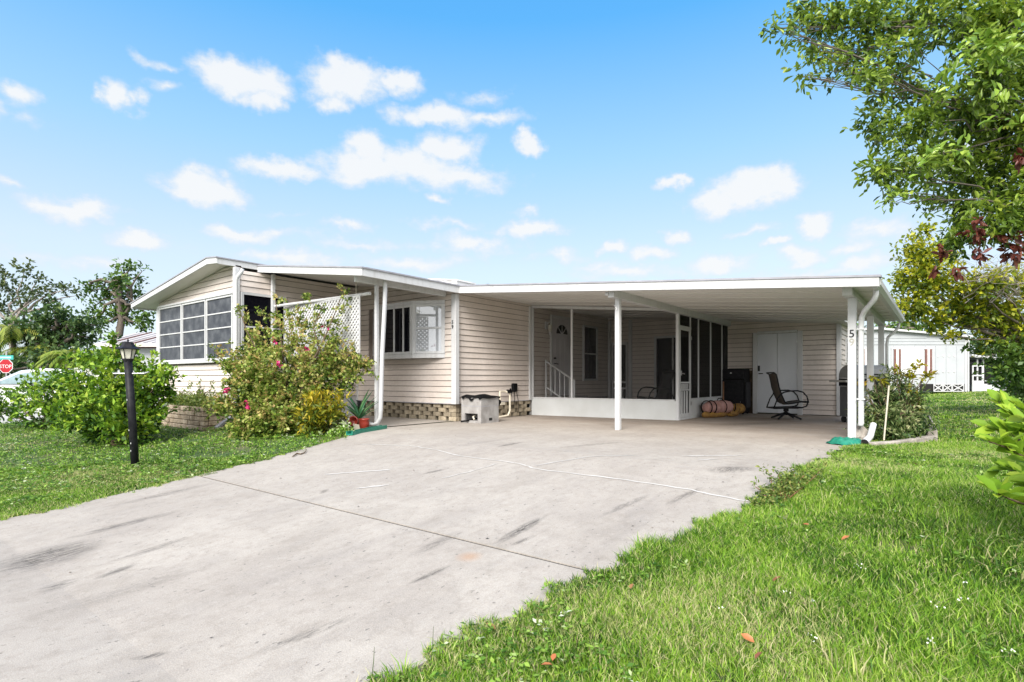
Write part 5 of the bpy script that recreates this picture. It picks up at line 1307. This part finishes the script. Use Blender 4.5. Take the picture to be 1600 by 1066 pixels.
tag(link('grass', np_mesh('grass', V, F, T, 'grass')), 'green lawn grass with dry blades near the driveway', 'grass', None, 'stuff')
x, y, Y = scatter(370000, 7.5, 34, 1.25)
V, F, T = blades(x, y, Y, .85, 1.25)
tag(link('grass', np_mesh('grass', V, F, T, 'grass')), 'short lawn grass farther back around the house', 'grass', None, 'stuff')
# broad leaved weeds low in the grass
def weeds(n, Y0, Y1, p, size, name, lab, left_only=False):
    x, y, Y = scatter(n, Y0, Y1, p)
    m = (lump(x, y, 1.6, 4) * .5 + lump(x, y, 4.1, 7) * .5 > .52)
    if left_only: m |= (x < -5)
    x, y, Y = x[m], y[m], Y[m]; k = 4; n = len(x)
    P = np.stack([x, y, Gv(x, y) + .012 + .03 * rng.random(n)], 1).repeat(k, 0) + rng.normal(size=(n * k, 3)) * np.array([.012, .012, .004])
    D = rng.normal(size=(n * k, 3)); D[:, 2] = np.abs(D[:, 2]) * .25
    U = np.array([[0, 0, 1.]]) + rng.normal(size=(n * k, 3)) * .25
    s = size * (.6 + .8 * rng.random(n * k)) * (1 + .045 * Y.repeat(k))
    V, F, nf = leaves(P, D, U, s, s * .62, 'rhomb')
    t = np.clip(.35 + .25 * rng.normal(size=n).repeat(k) + .12 * rng.normal(size=n * k), 0, 1)
    tag(link(name, np_mesh(name, V, F, t.repeat(nf), 'weed')), lab, 'weeds', None, 'stuff')
weeds(16000, 1.8, 7, .6, .022, 'weeds', 'small broad leaved weeds between the lawn grass near the driveway')
weeds(60000, 6, 24, 1.2, .026, 'weeds', 'small broad leaved weeds in the lawn farther back', True)
# tall tufts at the driveway edge and in the lawn
tx, ty, th = [], [], []
for (u, v, n, r, h) in [(1000,965,70,.05,.9),(1260,800,90,.12,.9),(1310,790,90,.12,1.0),(1400,800,120,.2,1.0),(1500,830,160,.25,1.1),(1540,880,160,.25,1.1),(1230,812,60,.08,.8),(1560,760,120,.2,1.0),(940,935,50,.05,.8),(1450,1010,140,.15,.9),(1330,1040,120,.12,.9),(1200,1000,90,.12,.8),(880,1020,60,.08,.8),(620,1064,40,.05,.8),(1580,980,120,.15,1.0)]:
    p = pg(u, v); a = rng.random(n) * 6.283; q = np.sqrt(rng.random(n)) * r
    tx.append(p.x + q * np.cos(a)); ty.append(p.y + q * np.sin(a)); th.append(np.full(n, h))
tx, ty, th = map(np.concatenate, (tx, ty, th))
V, F, T = blades(tx, ty, np.full(len(tx), 3.5), 1.6 * th, 1.0, .03, False)
tag(link('grass_tufts', np_mesh('grass_tufts', V, F, T, 'grass')), 'taller tufts of grass standing out of the right lawn', 'grass', None, 'stuff')
# a few thin seed stalks
ss = MB()
for (u, v, h) in [(672,1052,.20),(580,1066,.15),(808,990,.12),(1385,1040,.2),(720,1030,.1)]:
    p = pg(u, v); ss.tube([p, p + Vector((.01, .005, h * .6)), p + Vector((.02, 0, h))], [.0022, .0018, .001], 4)
tag(obj('seed_stalks', ss, 'f_planter'), 'thin upright seed stalks at the edge of the driveway', 'grass', None, 'stuff')
# white clover heads
wx = [pg(u, v) for u, v in ((1125,970),(1455,1030),(1225,945),(1268,960),(1500,958),(1465,970),(1572,1045),(1345,905),(1270,1020),(1510,930))]
P = np.array([[p.x + random.gauss(0, .012), p.y + random.gauss(0, .012), p.z + .06 + random.random() * .02] for p in wx for _ in range(6)])
D = rng.normal(size=P.shape); V, F, nf = leaves(P, D, rng.normal(size=P.shape), np.full(len(P), .010), np.full(len(P), .008), 'rhomb')
tag(link('clover_flowers', np_mesh('clover_flowers', V, F, np.zeros(len(P) * nf), 'whitepetal')), 'tiny white flowers scattered in the right lawn grass', 'flowers', None, 'stuff')
# ------------------------------------------------------------------ background
def base(u, Y, z=None):
    p = at(u, 592, Y); return Vector((p.x, p.y, G(p.x, p.y) if z is None else z))
def tree(name, label, u, Y, clumps, mat, L, W, trunk_top, r0, group=None, per=9, spray=.35, limbs=True, twig=None, up=.2, shell=.45, n=1.0):
    b = base(u, Y); t = thing(name, label, 'tree', b, 0, group)
    C = [cl(a, c, Y + random.uniform(-1.2, 1.2), r, int(k * n)) for (a, c, r, k) in clumps]
    crown('crown', C, mat, L, W, t, 'rhomb', per, spray, .05, shell, up)
    tp = at(*trunk_top, Y); mb = MB(); mb.tube(wander(b - Vector((0, 0, .3)), tp, 6, .2, int(u)), [r0 * (1 - .09 * k) for k in range(7)], 9)
    if limbs:
        for i, c in enumerate(C):
            s = wander(b, tp, 6, .2, int(u))[random.choice((4, 5, 6))]; mb.tube(wander(s, Vector(c[0]), 5, .35, int(u) + i), [r0 * .45, r0 * .36, r0 * .28, r0 * .2, r0 * .14, r0 * .07], 6)
    obj('trunk', mb, twig or 'bark', t, smooth=True)
    return t
tree('oak_tree', 'open crowned oak with bare grey limbs at the far left', 5, 36, [(8,432,14,110),(38,424,14,100),(24,450,18,150),(60,452,16,130),(86,446,12,80),(108,452,10,60),(44,470,16,120),(14,482,18,150),(-30,440,34,500),(120,462,6,24),(78,470,9,50),(62,432,8,40),(-20,490,30,380)], 'f_oak', .26, .15, (28, 492), .24, 'trees beyond the left neighbours', twig='paletwig')
tree('vine_tree', 'tall tree wrapped in leafy vines left of the sunroom roof', 190, 34, [(186,440,16,190),(203,418,8,60),(214,434,8,60),(170,450,15,160),(150,446,9,60),(140,456,9,50),(212,456,12,110),(178,472,18,240),(196,470,14,200),(194,494,13,200),(226,480,10,80),(150,478,14,130),(218,505,12,110),(160,500,16,180),(128,446,6,24),(222,424,6,24),(232,498,8,60),(188,418,8,40),(138,498,12,110)], 'f_vine', .26, .16, (188, 440), .30, 'trees beyond the left neighbours')
tree('dark_tree', 'dense dark green tree behind the stop sign palms', 70, 31, [(70,505,22,380),(100,498,20,320),(124,505,18,260),(56,528,22,340),(88,530,24,420),(116,532,22,380),(140,528,14,160),(84,486,12,110),(36,506,18,240),(150,508,10,80),(20,520,20,260)], 'f_dark', .26, .16, (90, 520), .4, 'trees beyond the left neighbours')
tree('dark_tree', 'low dark tree mass above the parked white car', 100, 27, [(60,558,20,340),(92,560,20,340),(124,560,18,260),(30,566,18,260),(148,556,12,110),(110,578,16,200),(70,580,18,240),(10,575,18,240),(40,585,14,150)], 'f_dark', .22, .12, (95, 570), .3, 'trees beyond the left neighbours')
# palms
def palm(label, u, v, Y, n, L_, seed, group='palms at the left street corner'):
    top = at(u, v, Y); b = base(u, Y); t = thing('palm_tree', label, 'palm tree', b, 0, group); r = random.Random(seed)
    obj('trunk', MB().tube(wander(b - Vector((0,0,.2)), top, 5, .06, seed), [.14, .13, .12, .12, .11, .10], 9), 'bark', t, smooth=True)
    Pp, Dd, Tt = [], [], []
    for i in range(n):
        a = 2 * math.pi * i / n + r.uniform(-.3, .3); e = r.uniform(-.1, 1.1); l = L_ * r.uniform(.8, 1.15)
        for k in range(1, 22):
            s = k / 21; rad = l * s * math.cos(e * (1 - .6 * s)); h = l * (s * math.sin(e) - .75 * s * s)
            c = top + Vector((math.cos(a) * rad, math.sin(a) * rad, h)); side = Vector((-math.sin(a), math.cos(a), 0))
            for sg in (-1, 1):
                d = side * sg * .8 + Vector((math.cos(a), math.sin(a), 0)) * .6 + Vector((0, 0, -.45 - .5 * s)); Pp.append(c); Dd.append(d); Tt.append(min(1, max(0, .25 + .5 * e + r.uniform(-.2, .3))))
    Pp, Dd = np.array([tuple(p) for p in Pp]), np.array([tuple(p) for p in Dd])
    V, F, nf = leaves(Pp, Dd, np.tile(np.array([[0, 0, 1.]]), (len(Pp), 1)), np.full(len(Pp), L_ * .34), np.full(len(Pp), .065), 'rhomb')
    o = org(t); link('fronds', np_mesh('fronds', V - np.array([o.x, o.y, o.z]), F, np.array(Tt).repeat(nf), 'f_palm'), t)['kind'] = 'stuff'
palm('yellow-green palm with drooping fronds at the left picture edge', 22, 524, 31, 24, 2.3, 1)
palm('small palm with arching fronds behind the stop sign', 60, 548, 31, 20, 1.5, 2)
palm('short bluish palm left of the metal roof', 108, 553, 26, 18, 1.1, 3)
# behind the right neighbour
tree('shade_tree', 'leafy tree peeping over the white neighbour roof', 1428, 46, [(1420,505,18,220),(1440,510,16,180),(1404,512,12,110),(1460,515,14,130),(1385,512,10,70),(1436,522,14,120),(1350,512,10,60),(1368,514,10,60)], 'f_vine', .34, .2, (1428, 515), .4, 'trees behind the right neighbour')
tree('shade_tree', 'dark tree between the neighbour wall and its screened porch', 1540, 44, [(1530,540,18,240),(1550,536,18,220),(1520,552,12,110),(1575,545,18,200),(1540,552,16,170)], 'f_dark', .34, .2, (1540, 545), .4, 'trees behind the right neighbour')
tree('round_bush', 'dark rounded bush right of the neighbour screened porch', 1598, 22, [(1590,585,18,300),(1604,570,20,300),(1596,604,16,260),(1620,595,24,420)], 'f_vine', .18, .11, (1600, 590), .16)
tree('far_hedge', 'far green tree line behind the right neighbour porch', 1640, 55, [(1600,575,24,300),(1650,570,34,420),(1700,565,40,500),(1760,560,50,600)], 'f_dark', .4, .25, (1640, 580), .4)
tree('far_hedge', 'far tree line beyond the left street', -60, 45, [(-40,560,34,420),(-100,550,46,560),(-170,545,50,560),(0,575,22,260),(60,585,18,180),(130,580,18,180),(190,560,24,260),(230,570,22,240)], 'f_dark', .34, .2, (-60, 575), .4)

# right neighbour: white mobile home seen end on. local x along its wall, y away from the viewer
def frame_at(u, Y, z): p = at(u, 592, Y); return (p.x, p.y, z)
NH = thing('neighbour_house', 'white neighbour house with brown striped shutters beyond the right shrub', 'house', frame_at(1510, 30, .2), YAW)
W_ = 8.2
roofz = lambda x: 2.93 + (-x) * .085 if x > -5 else 2.93 + .425 - (-5 - x) * .085
poly = [(-W_, 0, .42), (0, 0, .42), (0, 0, roofz(0)), (-5, 0, roofz(-5)), (-W_, 0, roofz(-W_))]
obj('wall', MB().prism(poly, (0, 12, 0)), 'nhwall', NH, local=True)
obj('roof', MB().prism([(-W_ - .1, -.25, roofz(-W_) + .01), (-5, -.25, roofz(-5) + .01), (.15, -.25, roofz(0) + .0), (.15, -.25, roofz(0) + .10), (-5, -.25, roofz(-5) + .12), (-W_ - .1, -.25, roofz(-W_) + .12)], (0, 12.5, 0)), 'white', NH, local=True)
for i in range(3): obj('siding_board', MB().box(-W_, 0, -.03, -.002, 2.55 + i * .17, 2.70 + i * .17) if i < 2 else MB().box(-6.5, -2.2, -.03, -.002, 2.89, 3.03), 'nhwall', NH, local=True)
for i in range(14):
    obj('wall_rib', MB().box(-W_ + .25 + i * .57, -W_ + .28 + i * .57, -.022, -.002, .45, 2.5), 'nhwall', NH, local=True)
obj('corner_trim', MB().box(-.10, .05, -.05, .05, .0, roofz(0)), 'white', NH, local=True)
obj('downspout', MB().tube([(.02, -.1, 2.85), (.02, -.1, .05)], .045, 8), 'white', NH, local=True)
def px2x(u): return (u - 1510) / FPX * 30
for ua, ub in ((1407, 1443), (1290, 1345)):
    xa, xb = px2x(ua), px2x(ub)
    w = obj('window', MB().box(xa - .52, xa - .44, -.06, -.002, .95, 2.32).box(xb + .44, xb + .52, -.06, -.002, .95, 2.32).box(xa - .52, xb + .52, -.06, -.002, 2.30, 2.38), 'white', NH, local=True)
    obj('blind', MB().box(xa, xb, -.05, -.01, .95, 2.30), 'signwhite', w, local=True)
    for xs in (xa - .38, xa - .14, xb + .06, xb + .30): obj('shutter_stripe', MB().box(xs, xs + .12, -.055, -.012, .95, 2.30), 'maroon', w, local=True)
    for xs in (xa - .26, xb + .18): obj('shutter_panel', MB().box(xs, xs + .12, -.05, -.012, .95, 2.30), 'signwhite', w, local=True)
for k, (xa, xb) in enumerate([(-2.55, -1.85), (-1.80, -1.30), (-1.28, -.80), (-.78, -.16)]):
    if k == 0: obj('vent_hole', MB().box(xa, xb, .02, .1, .02, .42), 'dark', NH, local=True)
    else:
        mb = MB().box(xa, xb, -.03, -.01, .38, .42).box(xa, xb, -.03, -.01, .0, .04).box(xa, xa + .03, -.03, -.01, .04, .38).box(xb - .03, xb, -.03, -.01, .04, .38)
        mb.bar((xa, -.02, .04), (xb, -.02, .38), .012, .05).bar((xa, -.018, .38), (xb, -.018, .04), .012, .05).bar(((xa+xb)/2, -.016, .04), ((xa+xb)/2, -.016, .38), .012, .04)
        obj('skirt_lattice', mb, 'white', NH, local=True)
obj('void', MB().box(-1.85, -.12, .01, .05, .0, .42), 'dark', NH, local=True)
obj('skirt_panel', MB().box(-W_, -2.56, -.02, .02, .0, .42), 'nhwall', NH, local=True)
for r_ in range(2):
    for i in range(5): obj('diamond_trim', MB().box(-1.9 + i*.30, -1.82 + i*.30, -.03, -.002, 1.05 + r_ * .85, 1.11 + r_ * .85), 'signwhite', NH, local=True)
# its screened porch
SPp = thing('screened_porch', 'white screened porch beside the white neighbour house', 'porch', frame_at(1513, 31.5, .15), YAW)
k = 31.5 / FPX
def X_(u): return (u - 1513) * k
def Z_(v): return EYE - (v - CY) * k - .15
obj('knee_wall', MB().box(X_(1520), X_(1572), 0, .1, 0, Z_(600)), 'knee', SPp, local=True)
obj('roof', MB().prism([(X_(1512), -.3, Z_(558)), (X_(1578), -.3, Z_(565)), (X_(1578), -.3, Z_(562)), (X_(1512), -.3, Z_(554))], (0, 4, 0)), 'white', SPp, local=True)
obj('end_wall', MB().box(X_(1564), X_(1580), .0, 3.5, 0, Z_(566)), 'nhwall', SPp, local=True)
obj('back_wall', MB().box(X_(1512), X_(1566), 3.2, 3.3, 0, Z_(562)), 'dark', SPp, local=True)
for u in (1513, 1527, 1536): obj('post', MB().box(X_(u) - .04, X_(u) + .04, -.02, .06, 0, Z_(561)), 'white', SPp, local=True)
obj('screen_door', MB().box(X_(1518), X_(1520), -.06, -.02, .0, Z_(571)).box(X_(1533), X_(1535), -.06, -.02, .0, Z_(571)).box(X_(1520), X_(1533), -.06, -.02, Z_(573), Z_(571)).box(X_(1520), X_(1533), -.06, -.02, Z_(588), Z_(586)).box(X_(1520), X_(1533), -.06, -.02, 0, Z_(595)), 'white', SPp, local=True)
obj('rail', MB().box(X_(1536), X_(1566), -.02, .04, Z_(596), Z_(594.5)), 'white', SPp, local=True)
obj('screen_panel', MB().box(X_(1513), X_(1566), .02, .024, Z_(600), Z_(563)), 'darkscreen', SPp, local=True)

# left neighbours
MR = thing('metal_roof_house', 'white house with pale ribbed metal roof behind the lamp post', 'house', frame_at(190, 23, -.2), YAW)
k2 = 23 / FPX
xx = lambda u: (u - 190) * k2
zz = lambda v: EYE - (v - CY) * k2 + .2
obj('wall', MB().box(xx(150), xx(300), .4, 8, 0, zz(541)), 'nhwall', MR, local=True)
rf = obj('roof', MB().add([(xx(148), 0, zz(541)), (xx(300), 0, zz(541)), (xx(300), 3.0, zz(514)), (xx(138), 3.0, zz(514)), (xx(148), 0, zz(537)), (xx(300), 0, zz(537)), (xx(300), 3.0, zz(510.5)), (xx(138), 3.0, zz(510.5))], [(0,1,2,3),(4,5,6,7),(0,1,5,4),(1,2,6,5),(2,3,7,6),(3,0,4,7)]), 'metalroof', MR, local=True)
for i in range(9):
    a = xx(158 + i * 13); b = xx(150 + i * 14.2)
    obj('rib', MB().bar((a, -.01, zz(536)), (b, 2.98, zz(509.8)), .05, .05), 'maroon' if i % 3 == 1 else 'metalroof', rf, local=True)
obj('fascia', MB().box(xx(147), xx(300), -.06, -.005, zz(542), zz(537.5)), 'metalroof', MR, local=True)
obj('wall_stripe', MB().box(xx(152), xx(300), .37, .398, zz(543.5), zz(541.5)), 'maroon', MR, local=True)
LH = thing('corner_house', 'low house with dark windows behind the stop sign', 'house', frame_at(10, 36, -.3), YAW)
k3 = 36 / FPX; x3 = lambda u: (u - 10) * k3; z3 = lambda v: EYE - (v - CY) * k3 + .3
obj('wall', MB().box(x3(-60), x3(38), 0, 6, 0, z3(578)), 'nhwall', LH, local=True)
obj('roof', MB().prism([(x3(-62), -.4, z3(573)), (x3(44), -.4, z3(578)), (x3(44), -.4, z3(576)), (x3(-62), -.4, z3(571))], (0, 7, 0)), 'metalroof', LH, local=True)
for a, b in ((-1, 6), (13, 16)): 
    w = obj('window', MB().box(x3(a) - .08, x3(b) + .08, -.06, -.003, z3(602), z3(583)), 'white', LH, local=True); obj('pane', MB().box(x3(a), x3(b), -.08, -.062, z3(601), z3(584)), 'darkglass', w, local=True)
w = obj('window', MB().box(x3(20), x3(32), -.06, -.003, z3(590), z3(579)), 'white', LH, local=True); obj('pane', MB().box(x3(21), x3(31), -.08, -.062, z3(589), z3(580)), 'ltblue', w, local=True)

# stop sign with street name
SS = thing('stop_sign', 'red stop sign under teal street name blade at left edge', 'sign', frame_at(9, 26, -.1), YAW)
ks = 26 / FPX; sx = lambda u: (u - 9) * ks; sz = lambda v: EYE - (v - CY) * ks + .1
Rr = 11.8 * ks
octa = lambda r, y: [(r * math.cos(R(22.5 + 45 * i)), y, sz(572) + r * math.sin(R(22.5 + 45 * i))) for i in range(8)]
obj('post', MB().box(-.035, .035, .02, .06, 0, sz(549)), 'chrome', SS, local=True)
obj('border', MB().prism(octa(Rr, -.005), (0, .012, 0)), 'signwhite', SS, local=True)
pl = obj('face', MB().prism(octa(Rr * .92, -.010), (0, .004, 0)), 'signred', SS, local=True)
tm_ = text_mesh('lettering', 'STOP', .235, 'signwhite', .001); o = link('lettering', tm_, pl); o.location = (0, -.014, sz(573))
bl = obj('name_blade', MB().box(sx(-16), sx(21), -.006, .006, sz(562), sz(555.5)), 'signteal', SS, local=True)
obj('pale_band', MB().box(sx(-15), sx(17.5), -.009, -.0065, sz(560), sz(557.4)), MAT('sign_pale', (.45, .72, .72), .5), bl, local=True)
# its lettering cannot be read in the photograph: pale strokes of the same length
# parked car: length along local x, nose to the left
CR = thing('parked_car', 'white car parked behind the shrubs at the left edge', 'car', frame_at(75, 18, -.25), YAW)
def car():
    prof = [(-2.25, .32), (-2.22, .62), (-1.95, .78), (-1.30, .92), (-.30, 1.40), (.35, 1.47), (1.10, 1.42), (1.75, 1.10), (2.15, 1.02), (2.22, .60), (2.18, .32)]
    secs = []; mb = MB()
    for (s, ins) in ((-1, .06), (-.92, 0), (.92, 0), (1, .06)):
        for (x, z) in prof:
            hw = .86 if z < .95 else .86 - (z - .95) * .36
            mb.v.append((x * (1 - ins * .3), s * hw, z - (ins * .5 if z > .5 else 0)))
    n = len(prof)
    for j in range(3):
        for i in range(n - 1): mb.f.append((j*n+i, j*n+i+1, (j+1)*n+i+1, (j+1)*n+i))
        mb.f.append((j*n+n-1, j*n, (j+1)*n, (j+1)*n+n-1))
    mb.f += [tuple(range(n))[::-1], tuple(range(3*n, 4*n))]
    obj('body', mb, 'carwhite', CR, local=True, smooth=False)
    for s in (-1, 1):
        y = s * .80
        side = [(-.98, .98), (-.30, 1.30), (.30, 1.37), (.30, .98)]; obj('side_window', MB().prism([(x, s * (.868 - (z - .95) * .36), z) for x, z in side], (0, s * .006, 0)), 'ltblue', CR, local=True)
        side = [(.36, .98), (.36, 1.37), (1.05, 1.33), (1.55, 1.02)]; obj('side_window', MB().prism([(x, s * (.868 - (z - .95) * .36), z) for x, z in side], (0, s * .006, 0)), 'ltblue', CR, local=True)
        obj('headlight', MB().box(-2.21, -2.0, s * .80 - .12, s * .80, .60, .72), 'lampglass', CR, local=True)
        obj('mirror', MB().box(-.95, -.80, s * .90 - .06, s * .90 + .06, .98, 1.10), 'carwhite', CR, local=True, bevel=.02)
        for x in (-1.35, 1.32):
            w = obj('wheel', MB().tube([(x, s * .70, .31), (x, s * .88, .31)], .31, 20), 'rubber', CR, local=True); obj('rim', MB().tube([(x, s * .875, .31), (x, s * .895, .31)], .19, 14), 'chrome', w, local=True)
    obj('windscreen', MB().prism([(-1.22, -.74, .965), (-1.22, .74, .965), (-.34, .62, 1.392), (-.34, -.62, 1.392)], (-.008, 0, .012)), 'ltblue', CR, local=True)
car()
